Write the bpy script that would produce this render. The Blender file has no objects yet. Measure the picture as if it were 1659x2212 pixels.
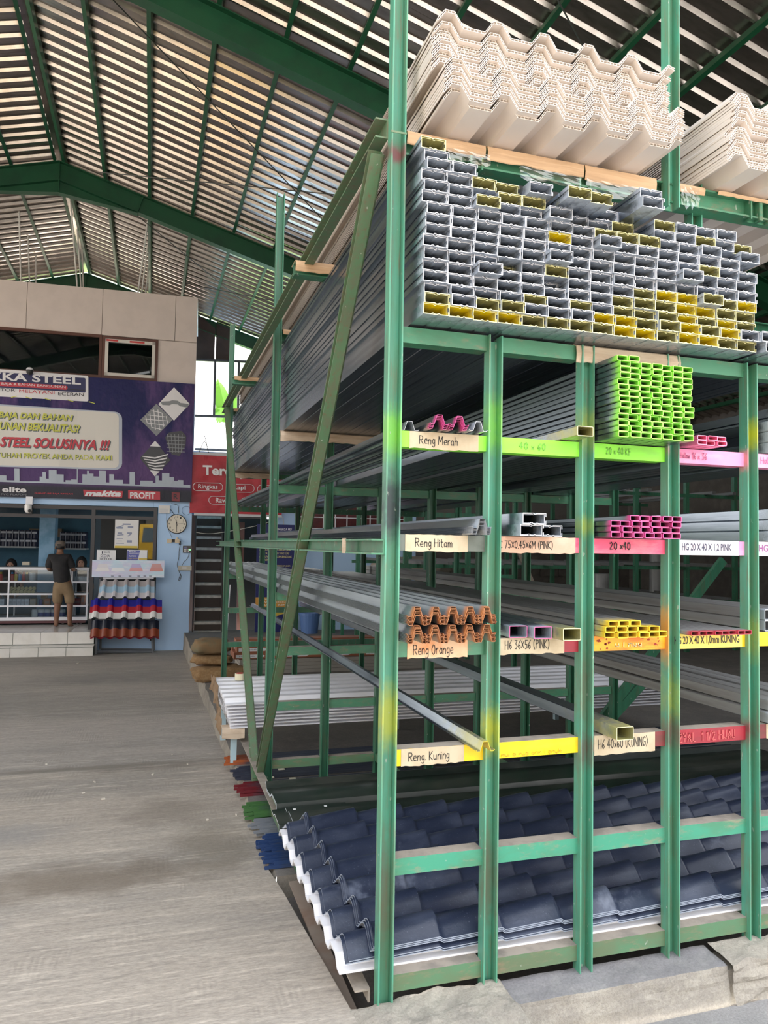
import bpy, bmesh, math, random
from mathutils import Vector, Matrix
random.seed(7)
scn = bpy.context.scene
COL = scn.collection
PI = math.pi

# ---------------------------------------------------------------- camera, sky, exposure
CAM_P = Vector((-0.6615, -2.0287, 1.2879)); CAM_F = 1610.136; YAW, PITCH, ROLL = 0.30297, 0.0453, 0.016325
_w = Vector((math.sin(YAW)*math.cos(PITCH), math.cos(YAW)*math.cos(PITCH), math.sin(PITCH)))
_r0 = Vector((math.cos(YAW), -math.sin(YAW), 0)); _u0 = _r0.cross(_w)
_r = _r0*math.cos(ROLL)+_u0*math.sin(ROLL); _u = -_r0*math.sin(ROLL)+_u0*math.cos(ROLL)
cam = bpy.data.cameras.new('camera'); camo = bpy.data.objects.new('camera', cam); COL.objects.link(camo)
camo.matrix_world = Matrix(((_r.x, _u.x, -_w.x, CAM_P.x), (_r.y, _u.y, -_w.y, CAM_P.y), (_r.z, _u.z, -_w.z, CAM_P.z), (0, 0, 0, 1)))
cam.sensor_fit = 'HORIZONTAL'; cam.sensor_width = 36; cam.lens = 36*CAM_F/1659; cam.clip_start = .05; cam.clip_end = 400
scn.camera = camo
wd = bpy.data.worlds.new('overcast_sky'); scn.world = wd; wd.use_nodes = True
nt = wd.node_tree; nt.nodes.clear()
tc = nt.nodes.new('ShaderNodeTexCoord'); sx = nt.nodes.new('ShaderNodeSeparateXYZ'); cr = nt.nodes.new('ShaderNodeValToRGB')
bgn = nt.nodes.new('ShaderNodeBackground'); on = nt.nodes.new('ShaderNodeOutputWorld')
nt.links.new(tc.outputs['Generated'], sx.inputs[0]); nt.links.new(sx.outputs['Z'], cr.inputs[0])
cr.color_ramp.elements[0].position = 0.0; cr.color_ramp.elements[0].color = (1.0, .965, .91, 1)
cr.color_ramp.elements[1].position = .8; cr.color_ramp.elements[1].color = (.86, .91, 1.0, 1)
bgn.inputs[1].default_value = 1.7
nt.links.new(cr.outputs[0], bgn.inputs[0]); nt.links.new(bgn.outputs[0], on.inputs[0])
sun = bpy.data.lights.new('sun', 'SUN'); sun.energy = 14.; sun.angle = math.radians(1.5); sun.color = (1.0, .94, .84)
suno = bpy.data.objects.new('sun', sun); COL.objects.link(suno); suno.location = (0, 30, 40); suno.rotation_euler = (math.radians(-28), math.radians(6), 0)   # high sun from behind the building: the yard in front lies in it
scn.view_settings.view_transform = 'Standard'; scn.view_settings.look = 'None'; scn.view_settings.gamma = 1
scn.view_settings.use_curve_mapping = False
scn.view_settings.exposure = 1.0
scn.cycles.max_bounces = 8; scn.cycles.diffuse_bounces = 5; scn.cycles.glossy_bounces = 4
scn.cycles.use_denoising = True

# ---------------------------------------------------------------- pixel -> point on a known plane (photo measurements)
def ray(x, y): return _r*((x-829.5)/CAM_F) - _u*((y-1106)/CAM_F) + _w
def at(x, y, Y=None, X=None, Z=None):
    d = ray(x, y)
    t = (Y-CAM_P.y)/d.y if Y is not None else (X-CAM_P.x)/d.x if X is not None else (Z-CAM_P.z)/d.z
    return CAM_P+d*t

class Frame:
    def __init__(s, o, a): s.o = Vector(o); s.a = a; s.m = Matrix.Translation(s.o) @ Matrix.Rotation(a, 4, 'Z')
    def w(s, p): return s.m @ Vector(p)
WORLD = Frame((0, 0, 0), 0); SHOP = Frame((.06, 12.2, 0), math.radians(-3.4))
_n = Vector((-math.sin(SHOP.a), math.cos(SHOP.a), 0)); _t = Vector((math.cos(SHOP.a), math.sin(SHOP.a), 0))
def S(x, y, d=0):
    r = ray(x, y); P = CAM_P+r*(((SHOP.o-CAM_P).dot(_n)+d)/r.dot(_n))-SHOP.o
    return P.dot(_t), P.z

# ---------------------------------------------------------------- materials
def srgb(r, g, b):
    f = lambda c: (c/12.92 if c <= .04045 else ((c+.055)/1.055)**2.4)
    return (f(r/255), f(g/255), f(b/255), 1)
class NB:
    def __init__(s, name):
        s.m = bpy.data.materials.new(name); s.m.use_nodes = True; s.t = s.m.node_tree; s.b = s.t.nodes['Principled BSDF']
    def n(s, k): return s.t.nodes.new(k)
    def l(s, a, b): s.t.links.new(a, b)
    def coord(s, kind='Object', scale=(1, 1, 1)):
        mp = s.n('ShaderNodeMapping'); mp.inputs['Scale'].default_value = scale
        if kind == 'World': g = s.n('ShaderNodeNewGeometry'); s.l(g.outputs['Position'], mp.inputs[0])
        else: g = s.n('ShaderNodeTexCoord'); s.l(g.outputs[kind], mp.inputs[0])
        return mp.outputs[0]
    def noise(s, scale, co, detail=4, rough=.6):
        x = s.n('ShaderNodeTexNoise'); x.inputs['Scale'].default_value = scale; x.inputs['Detail'].default_value = detail
        x.inputs['Roughness'].default_value = rough; s.l(co, x.inputs['Vector']); return x.outputs['Fac']
    def ramp(s, f, a, b, lo=0., hi=1.):
        x = s.n('ShaderNodeMapRange'); x.interpolation_type = 'SMOOTHSTEP'; s.l(f, x.inputs[0])
        for i, v in enumerate((a, b, lo, hi)): x.inputs[i+1].default_value = v
        return x.outputs[0]
    def mix(s, f, a, b):
        x = s.n('ShaderNodeMix'); x.data_type = 'RGBA'
        if isinstance(f, (int, float)): x.inputs[0].default_value = f
        else: s.l(f, x.inputs[0])
        for k, v in ((6, a), (7, b)):
            if isinstance(v, tuple): x.inputs[k].default_value = v
            else: s.l(v, x.inputs[k])
        return x.outputs[2]
    def mul(s, a, b):
        x = s.n('ShaderNodeMath'); x.operation = 'MULTIPLY'; s.l(a, x.inputs[0])
        if isinstance(b, (int, float)): x.inputs[1].default_value = b
        else: s.l(b, x.inputs[1])
        return x.outputs[0]
    def bump(s, f, strength, dist=.01):
        x = s.n('ShaderNodeBump'); x.inputs['Strength'].default_value = strength; x.inputs['Distance'].default_value = dist
        s.l(f, x.inputs['Height']); s.l(x.outputs[0], s.b.inputs['Normal'])
    def set(s, rough=.6, metal=0., spec=None):
        s.b.inputs['Roughness'].default_value = rough; s.b.inputs['Metallic'].default_value = metal
        if spec is not None: s.b.inputs['Specular IOR Level'].default_value = spec
    def color(s, c):
        if isinstance(c, tuple): s.b.inputs['Base Color'].default_value = c
        else: s.l(c, s.b.inputs['Base Color'])
_mc = {}
def M(name, c, rough=.6, metal=0., c2=None, scale=8, amt=1., stretch=(1, 1, 1), bump=0, spec=None, kind='Object'):
    if name in _mc: return _mc[name]
    b = NB(name); b.set(rough, metal, spec)
    if c2 is not None:
        f = b.noise(scale, b.coord(kind, stretch)); f2 = b.ramp(f, .4, .68, 0, amt); b.color(b.mix(f2, c, c2))
        if bump: b.bump(f, bump)
    else: b.color(c)
    _mc[name] = b.m; return b.m
def end_paint(name, base, base2, paint, depth, metal, rough, amt=1.):
    """metal bar with spray paint at its cut end (object y = 0)"""
    b = NB(name); co = b.coord(); f = b.noise(3, b.coord('Object', (14, .6, 14))); c = b.mix(b.ramp(f, .35, .7), base, base2)
    sp = b.n('ShaderNodeSeparateXYZ'); b.l(co, sp.inputs[0]); nz = b.noise(25, co)
    ad = b.n('ShaderNodeMath'); ad.operation = 'MULTIPLY_ADD'; b.l(nz, ad.inputs[0]); ad.inputs[1].default_value = depth*1.2; b.l(sp.outputs[1], ad.inputs[2])
    k = b.ramp(ad.outputs[0], depth*.5, depth*1.5, amt, 0)
    b.color(b.mix(k, c, paint)); b.set(rough, metal)
    mm = b.n('ShaderNodeMath'); mm.operation = 'MULTIPLY_ADD'; b.l(k, mm.inputs[0]); mm.inputs[1].default_value = -metal; mm.inputs[2].default_value = metal
    b.l(mm.outputs[0], b.b.inputs['Metallic']); return b.m

G1, G2 = (.34, .385, .45, 1), (.23, .265, .315, 1)
galv = end_paint('galvanized_steel', G1, G2, G1, .1, .95, .27)
galv_tan = end_paint('galvanized_dusty', (.36, .36, .36, 1), (.26, .25, .24, 1), G1, .1, .5, .55)
galv_yel = end_paint('galvanized_yellow_spray', G1, G2, (.72, .58, .01, 1), .45, .95, .27)
galv_yel2 = end_paint('galvanized_yellow_mist', G1, G2, (.45, .40, .05, 1), .35, .95, .27, .7)
galv_lime = end_paint('galvanized_lime_end', (.20, .23, .255, 1), (.13, .155, .175, 1), (.26, .72, .05, 1), .07, .92, .30)
galv_pink = end_paint('galvanized_pink_end', (.20, .23, .255, 1), (.13, .155, .175, 1), (.55, .04, .22, 1), .05, .92, .32)
galv_rose = end_paint('galvanized_rose_end', (.20, .23, .255, 1), (.13, .155, .175, 1), (.85, .16, .35, 1), .2, .92, .32)
galv_gold = end_paint('galvanized_gold_end', (.34, .35, .35, 1), (.27, .26, .25, 1), (.75, .52, .02, 1), .12, .6, .45)
galv_red = end_paint('galvanized_red_end', (.34, .34, .34, 1), (.26, .25, .24, 1), (.45, .02, .04, 1), .05, .5, .5)
galv_orange = end_paint('galvanized_orange_end', (.36, .40, .43, 1), (.27, .30, .33, 1), (.42, .15, .045, 1), .05, .75, .38)
edge = M('cut_edge', (.66, .66, .70, 1), .5)
edge_yel = M('cut_edge_yellow', (.80, .75, .40, 1), .5)
edge_lime = M('cut_edge_lime', (.42, .86, .16, 1), .5)
edge_pink = M('cut_edge_pink', (.62, .12, .32, 1), .5)
edge_rose = M('cut_edge_rose', (.95, .35, .52, 1), .5)
edge_gold = M('cut_edge_gold', (.82, .66, .04, 1), .5)
edge_red = M('cut_edge_red', (.35, .05, .07, 1), .5)
edge_orange = M('cut_edge_orange', (.50, .22, .09, 1), .6, 0, (.22, .09, .05, 1), 60)
edge_dark = M('cut_edge_dark', (.18, .19, .20, 1), .5)

def green_paint(name, base, base2, dirt, blobs=(), rough=.42, beam=False):
    sc1, sc2 = ((1.2, 2, 3), (1.5, 3, 4)) if beam else ((6, 6, .8), (7, 7, .6)); b = NB(name); st = b.noise(4, b.coord('World', sc1), 6); c = b.mix(b.ramp(st, .38, .62), base, base2)
    st2 = b.noise(9, b.coord('World', sc2), 8, .7); c = b.mix(b.ramp(st2, .50, .72, 0, .85), c, dirt)
    for (cx, cz, rx, rz, colr, amt) in blobs:
        mp = b.n('ShaderNodeMapping'); mp.inputs['Location'].default_value = (-cx/rx, 0, -cz/rz); mp.inputs['Scale'].default_value = (1/rx, 2., 1/rz)
        g = b.n('ShaderNodeNewGeometry'); b.l(g.outputs['Position'], mp.inputs[0])
        ln = b.n('ShaderNodeVectorMath'); ln.operation = 'LENGTH'; b.l(mp.outputs[0], ln.inputs[0])
        nz = b.noise(30, b.coord('World')); ad = b.n('ShaderNodeMath'); ad.operation = 'MULTIPLY_ADD'
        b.l(nz, ad.inputs[0]); ad.inputs[1].default_value = .8; b.l(ln.outputs['Value'], ad.inputs[2])
        c = b.mix(b.ramp(ad.outputs[0], .6, 1.5, amt, 0), c, colr)
    sc = b.noise(55, b.coord('World', (1, 1, .5)), 2); c = b.mix(b.ramp(sc, .70, .74, 0, .7), c, (.45, .48, .42, 1))
    b.color(c); b.set(rough); b.bump(b.noise(40, b.coord('World')), .08, .004); return b.m
YEL, LIME, DRK, RED, PNK, BRN = (.50, .50, .02, 1), (.22, .58, .05, 1), (.03, .04, .05, 1), (.20, .04, .05, 1), (.75, .22, .28, 1), (.16, .11, .07, 1)
TEAL, GRN, DIRT = (.085, .33, .225, 1), (.10, .27, .165, 1), (.20, .17, .11, 1)
post_front = green_paint('post_green_sprayed', TEAL, GRN, DIRT, [
    (0, .80, .045, .12, YEL, .7), (0, 1.62, .05, .10, LIME, .8), (0, 1.40, .045, .13, DRK, .95), (0, 2.45, .04, .04, RED, .9),
    (.32, 1.66, .04, .12, LIME, .7), (.32, 1.12, .03, .05, RED, .5), (.32, .74, .04, .1, YEL, .8), (.32, .30, .03, .2, BRN, .6), (0, .3, .03, .22, BRN, .6),
    (.64, 1.66, .04, .1, YEL, .5), (.64, 1.36, .03, .05, YEL, .6), (.64, .85, .03, .2, BRN, .6), (.64, .66, .04, .08, RED, .5),
    (.955, 1.62, .02, .05, PNK, .8), (.94, 1.02, .03, .12, (.75, .3, .03, 1), .8), (.96, .70, .04, .08, RED, .6), (.96, .82, .03, .12, YEL, .5),
    (1.29, 1.69, .03, .07, YEL, .9), (1.265, 1.60, .02, .05, PNK, .9), (1.27, .69, .035, .06, RED, .9), (1.285, 1.0, .04, .1, YEL, .4)])
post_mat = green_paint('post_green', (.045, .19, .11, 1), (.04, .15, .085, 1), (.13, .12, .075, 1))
beam_green = green_paint('beam_green', (.06, .23, .13, 1), (.055, .18, .10, 1), (.20, .18, .11, 1), beam=True)
beam_teal = green_paint('beam_teal', (.055, .30, .19, 1), (.07, .24, .14, 1), (.28, .24, .17, 1), beam=True)
beam_dusty = green_paint('beam_dusty_green', (.10, .22, .12, 1), (.13, .18, .10, 1), (.26, .20, .13, 1), beam=True)
brace_mat = green_paint('brace_green_rusty', (.10, .20, .105, 1), (.13, .165, .10, 1), (.17, .11, .07, 1))
dust = M('dusty_top', (.36, .31, .26, 1), .9, 0, (.25, .22, .19, 1), 14)
roof_green = M('roof_steel_green', (.005, .07, .028, 1), .5, 0, (.004, .05, .022, 1), 3)
paint = {k: M('beam_'+k, c, .5, 0, c2, 9, .7, (1, 1, 3), 0, None, 'World') for k, c, c2 in (
    ('lime', (.27, .82, .05, 1), (.22, .62, .06, 1)), ('pink', (.95, .28, .50, 1), (.95, .42, .62, 1)), ('rose', (.85, .09, .20, 1), (.90, .28, .34, 1)),
    ('red', (.33, .015, .03, 1), (.22, .02, .03, 1)), ('yellow', (.92, .62, .0, 1), (.80, .50, .02, 1)), ('orange', (.92, .48, .02, 1), (.85, .10, .01, 1)),
    ('maroon', (.20, .03, .035, 1), (.13, .04, .03, 1)))}
grey_primer = M('beam_grey', (.15, .17, .15, 1), .6, 0, (.10, .12, .10, 1), 10)
paper = M('label_paper', (.55, .46, .325, 1), .85, 0, (.44, .345, .225, 1), 18, .6, kind='World')
paper_pink = M('label_paper_peach', (.66, .40, .29, 1), .85, 0, (.66, .50, .38, 1), 12, .9, kind='World')
paper_orange = M('label_paper_orange', (.80, .55, .36, 1), .85, 0, (.88, .28, .08, 1), 10, .9, kind='World')
paper_white = M('label_white', (.72, .70, .74, 1), .6, 0, (.76, .54, .60, 1), 8, .5, kind='World')
paper_yellow = M('label_yellow', (.92, .72, .14, 1), .6)
ink = M('marker_ink', (.02, .02, .02, 1), .6); ink_blue = M('print_ink', (.05, .05, .09, 1), .5); ink_red = M('red_scrawl', (.62, .10, .10, 1), .6)
ink_green = M('faded_ink', (.16, .42, .06, 1), .6); ink_pale = M('pale_scrawl', (.95, .75, .35, 1), .6); ink_faint = M('faint_scrawl', (.62, .42, .03, 1), .6)
ink_plum = M('plum_scrawl', (.50, .12, .26, 1), .6)
card = M('cardboard', (.56, .37, .22, 1), .85, 0, (.44, .28, .16, 1), 5, .8, (1, 1, 14), .1, kind='World')
card_pale = M('cardboard_pale', (.62, .50, .38, 1), .9, 0, (.46, .34, .24, 1), 7, .8, (1, 1, 5), .1, kind='World')
pvc = M('pvc_cream', (.73, .655, .595, 1), .38, 0, (.67, .60, .54, 1), 3, .8)
pvc_dark = M('pvc_cell_shade', (.50, .42, .36, 1), .6)  # same plastic, darker: shade inside the hollow cells put into the colour
pvc_white = M('pvc_white', (.86, .86, .90, 1), .4, 0, (.74, .72, .72, 1), 4, .5)

def concrete(name, c1, c2, c3, s=1., stretch=(1, 1, 1), rough=.8, bump=.25, extra=(), streak=False):
    b = NB(name); co = b.coord('World', stretch)
    f1 = b.noise(.6*s, co, 5); f2 = b.noise(3.5*s, co, 8, .7); f3 = b.noise(45*s, b.coord('World', (1, 1, 1)), 6, .75)
    c = b.mix(b.ramp(f1, .36, .64), c1, c2); c = b.mix(b.ramp(f2, .45, .72, 0, .75), c, c3)
    if streak:
        f3 = b.noise(70, b.coord('World', (.5, 1.3, 1)), 5, .7); f4 = b.noise(9, b.coord('World', (.35, 4.5, 1)), 6, .65); f5 = b.noise(3.2, b.coord('World', (1, .8, 1)), 3)
        wv = b.n('ShaderNodeTexWave'); wv.inputs['Scale'].default_value = 16; wv.inputs['Distortion'].default_value = 5; wv.inputs['Detail'].default_value = 3; wv.inputs['Detail Scale'].default_value = 1.2; b.l(b.coord('World', (1, .25, 1)), wv.inputs['Vector'])
        tr_ = b.mix(b.mul(b.ramp(f5, .56, .66), .55), (1, 1, 1, 1), b.mix(wv.outputs['Fac'], (.78, .78, .78, 1), (1.08, 1.08, 1.08, 1)))
        c = b.mix(b.ramp(f4, .52, .70, 0, .75), c, tuple(v*1.28 for v in c3[:3])+(1,)); c = b.mix(b.ramp(f4, .46, .30, 0, .5), c, tuple(v*.7 for v in c2[:3])+(1,))
        x = b.n('ShaderNodeMix'); x.data_type = 'RGBA'; x.blend_type = 'MULTIPLY'; x.inputs[0].default_value = 1; b.l(c, x.inputs[6]); b.l(tr_, x.inputs[7]); c = x.outputs[2]
    g = b.mix(b.ramp(f3, .3, .7), (.80, .80, .80, 1), (1.10, 1.10, 1.10, 1))
    x = b.n('ShaderNodeMix'); x.data_type = 'RGBA'; x.blend_type = 'MULTIPLY'; x.inputs[0].default_value = 1; b.l(c, x.inputs[6]); b.l(g, x.inputs[7]); c = x.outputs[2]
    for (px, py, rx, ry, colr, amt) in extra:      # stains with a shape of their own
        mp = b.n('ShaderNodeMapping'); mp.inputs['Location'].default_value = (-px/rx, -py/ry, 0); mp.inputs['Scale'].default_value = (1/rx, 1/ry, 0)
        gg = b.n('ShaderNodeNewGeometry'); b.l(gg.outputs['Position'], mp.inputs[0])
        ln = b.n('ShaderNodeVectorMath'); ln.operation = 'LENGTH'; b.l(mp.outputs[0], ln.inputs[0])
        nz = b.noise(5, b.coord('World')); ad = b.n('ShaderNodeMath'); ad.operation = 'MULTIPLY_ADD'; b.l(nz, ad.inputs[0]); ad.inputs[1].default_value = 1.2; b.l(ln.outputs['Value'], ad.inputs[2])
        c = b.mix(b.ramp(ad.outputs[0], .75, 1.6, amt, 0), c, colr)
    b.color(c); b.set(rough); b.bump(f3, bump, .006); return b.m

# ---------------------------------------------------------------- mesh builder
BASE = {}
class MB:
    def __init__(s): s.v = []; s.f = []; s.i = []
    def face(s, pts, mi=0):
        k = len(s.v); s.v += [Vector(p) for p in pts]; s.f.append(tuple(range(k, k+len(pts)))); s.i.append(mi); return s
    def add(s, vs, fs, mi=0):
        k = len(s.v); s.v += [Vector(p) for p in vs]
        for j, f in enumerate(fs): s.f.append(tuple(k+a for a in f)); s.i.append(mi[j] if isinstance(mi, list) else mi)
        return s
    def box(s, lo, hi, mi=0, top=None):
        x0, y0, z0 = lo; x1, y1, z1 = hi
        return s.add([(x0, y0, z0), (x1, y0, z0), (x1, y1, z0), (x0, y1, z0), (x0, y0, z1), (x1, y0, z1), (x1, y1, z1), (x0, y1, z1)],
                     [(0, 3, 2, 1), (4, 5, 6, 7), (0, 1, 5, 4), (1, 2, 6, 5), (2, 3, 7, 6), (3, 0, 4, 7)], [mi, mi if top is None else top, mi, mi, mi, mi])
    def obox(s, c, ax, ay, az, mi=0):
        c, ax, ay, az = Vector(c), Vector(ax), Vector(ay), Vector(az)
        P = [c+ax*i+ay*j+az*k for k in (-1, 1) for j in (-1, 1) for i in (-1, 1)]
        return s.add(P, [(0, 2, 3, 1), (4, 5, 7, 6), (0, 1, 5, 4), (1, 3, 7, 5), (3, 2, 6, 7), (2, 0, 4, 6)], mi)
    def bar(s, a, b, w, h, up=(0, 0, 1), mi=0):
        a, b = Vector(a), Vector(b); d = (b-a); L = d.length; d.normalize(); sd = d.cross(Vector(up)).normalized(); u = sd.cross(d)
        return s.obox((a+b)/2, d*L/2, sd*w/2, u*h/2, mi)
    def tube(s, pts, r, n=8, mi=0, cap=True):
        pts = [Vector(p) for p in pts]; rs = r if isinstance(r, (list, tuple)) else [r]*len(pts); k = len(s.v); pu = None
        for j, p in enumerate(pts):
            d = (pts[min(j+1, len(pts)-1)]-pts[max(j-1, 0)]).normalized()
            if pu is None: pu = d.orthogonal().normalized()
            pu = (pu-d*pu.dot(d)).normalized(); q = d.cross(pu)
            s.v += [p+(pu*math.cos(2*PI*i/n)+q*math.sin(2*PI*i/n))*rs[j] for i in range(n)]
        for j in range(len(pts)-1):
            for i in range(n): s.f.append((k+j*n+i, k+j*n+(i+1) % n, k+(j+1)*n+(i+1) % n, k+(j+1)*n+i)); s.i.append(mi)
        if cap: s.f.append(tuple(k+i for i in reversed(range(n)))); s.i.append(mi); s.f.append(tuple(k+(len(pts)-1)*n+i for i in range(n))); s.i.append(mi)
        return s
    def lathe(s, c, prof, n=16, mi=0, axis='z'):
        c = Vector(c); k = len(s.v)
        for (r, h) in prof:
            for i in range(n):
                a = 2*PI*i/n; p = (r*math.cos(a), r*math.sin(a), h)
                s.v.append(c+Vector(p if axis == 'z' else (p[0], p[2], p[1]) if axis == 'y' else (p[2], p[0], p[1])))
        for j in range(len(prof)-1):
            for i in range(n): s.f.append((k+j*n+i, k+j*n+(i+1) % n, k+(j+1)*n+(i+1) % n, k+(j+1)*n+i)); s.i.append(mi)
        s.f.append(tuple(k+i for i in range(n))); s.i.append(mi); s.f.append(tuple(k+(len(prof)-1)*n+i for i in range(n))); s.i.append(mi); return s
    def sheet(s, pl, t, fn, mi=0, me=1, ends=True, m2=None):
        """folded sheet: polyline pl of (a,b) with thickness t; fn(a,b,k) -> point, k = 0 near end, 1 far end"""
        n = len(pl); off = []
        for j in range(n):
            a = Vector(pl[max(j-1, 0)]); b = Vector(pl[j]); c = Vector(pl[min(j+1, n-1)])
            d1 = (b-a).normalized() if j else (c-b).normalized(); d2 = (c-b).normalized() if j < n-1 else d1
            n1 = Vector((-d1.y, d1.x)); n2 = Vector((-d2.y, d2.x)); m = n1+n2
            m = m/max(m.length_squared, .3)*2 if m.length > 1e-6 else n1
            off.append(m*.5*t*1.0)
        k = len(s.v)
        for e in (0, 1):
            for j in range(n): s.v.append(Vector(fn(pl[j][0]+off[j].x, pl[j][1]+off[j].y, e)))
            for j in range(n): s.v.append(Vector(fn(pl[j][0]-off[j].x, pl[j][1]-off[j].y, e)))
        A, B, Cc, D = k, k+n, k+2*n, k+3*n
        for j in range(n-1):
            s.f.append((A+j, A+j+1, Cc+j+1, Cc+j)); s.i.append(mi); s.f.append((B+j+1, B+j, D+j, D+j+1)); s.i.append(mi if m2 is None else m2)
            if ends: s.f.append((A+j+1, A+j, B+j, B+j+1)); s.i.append(me); s.f.append((Cc+j, Cc+j+1, D+j+1, D+j)); s.i.append(me)
        for j in (0, n-1): s.f.append((A+j, Cc+j, D+j, B+j)); s.i.append(mi)
        return s
    def rect_tube(s, w, h, t, L, c=.0025):
        """hollow rectangular bar along +Y, origin at lower left of its front end"""
        def ring(x0, z0, x1, z1, c): return [(x0+c, z0), (x1-c, z0), (x1, z0+c), (x1, z1-c), (x1-c, z1), (x0+c, z1), (x0, z1-c), (x0, z0+c)]
        o = ring(0, 0, w, h, c); i_ = ring(t, t, w-t, h-t, c*.5); k = len(s.v)
        for y in (0, L):
            s.v += [Vector((a, y, b)) for a, b in o]; s.v += [Vector((a, y, b)) for a, b in i_]
        for j in range(8):
            q = (j+1) % 8
            s.f += [(k+j, k+q, k+16+q, k+16+j), (k+8+q, k+8+j, k+24+j, k+24+q), (k+q, k+j, k+8+j, k+8+q), (k+16+j, k+16+q, k+24+q, k+24+j)]; s.i += [0, 0, 1, 1]
        return s
    def build(s, name, mats, parent=None, frame=WORLD, base=None, smooth=False, xf=None):
        mats = mats if isinstance(mats, (list, tuple)) else [mats]
        if parent is not None: b = BASE[parent.name]
        elif base is not None: b = Vector(base)
        else:
            xs = [p.x for p in s.v]; ys = [p.y for p in s.v]; zs = [p.z for p in s.v]
            b = Vector(((min(xs)+max(xs))/2, (min(ys)+max(ys))/2, min(zs)))
        me = bpy.data.meshes.new(name); me.from_pydata([tuple(p-b) for p in s.v], [], s.f)
        for m in mats: me.materials.append(m)
        me.polygons.foreach_set('material_index', s.i)
        if smooth: me.polygons.foreach_set('use_smooth', [True]*len(me.polygons))
        me.update(); o = bpy.data.objects.new(name, me); COL.objects.link(o)
        if parent is not None: o.parent = parent
        else: o.location = frame.w(b); o.rotation_euler = (0, 0, frame.a)
        BASE[o.name] = b; return o
def tag(o, label=None, cat=None, group=None, kind=None):
    if label: o['label'] = label
    if cat: o['category'] = cat
    if group: o['group'] = group
    if kind: o['kind'] = kind
    return o
def thing(name, label, cat, base, frame=WORLD, group=None):
    o = bpy.data.objects.new(name, None); COL.objects.link(o); o.location = frame.w(base); o.rotation_euler = (0, 0, frame.a)
    o.empty_display_size = .05; BASE[o.name] = Vector(base); return tag(o, label, cat, group)
def struct(name, base=(0, 0, 0), frame=WORLD):
    o = bpy.data.objects.new(name, None); COL.objects.link(o); o.location = frame.w(base); o.rotation_euler = (0, 0, frame.a)
    BASE[o.name] = Vector(base); o['kind'] = 'structure'; return o
def inst(me, name, loc, label=None, cat=None, group=None, rot=(0, 0, 0), parent=None):
    o = bpy.data.objects.new(name, me); COL.objects.link(o); o.location = loc; o.rotation_euler = rot
    if parent is not None: o.parent = parent; o.location = Vector(loc)-BASE[parent.name]
    return tag(o, label, cat, group)
def mesh_of(mb, name, mats):
    o = mb.build(name, mats, base=(0, 0, 0)); me = o.data; bpy.data.objects.remove(o); return me

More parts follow.
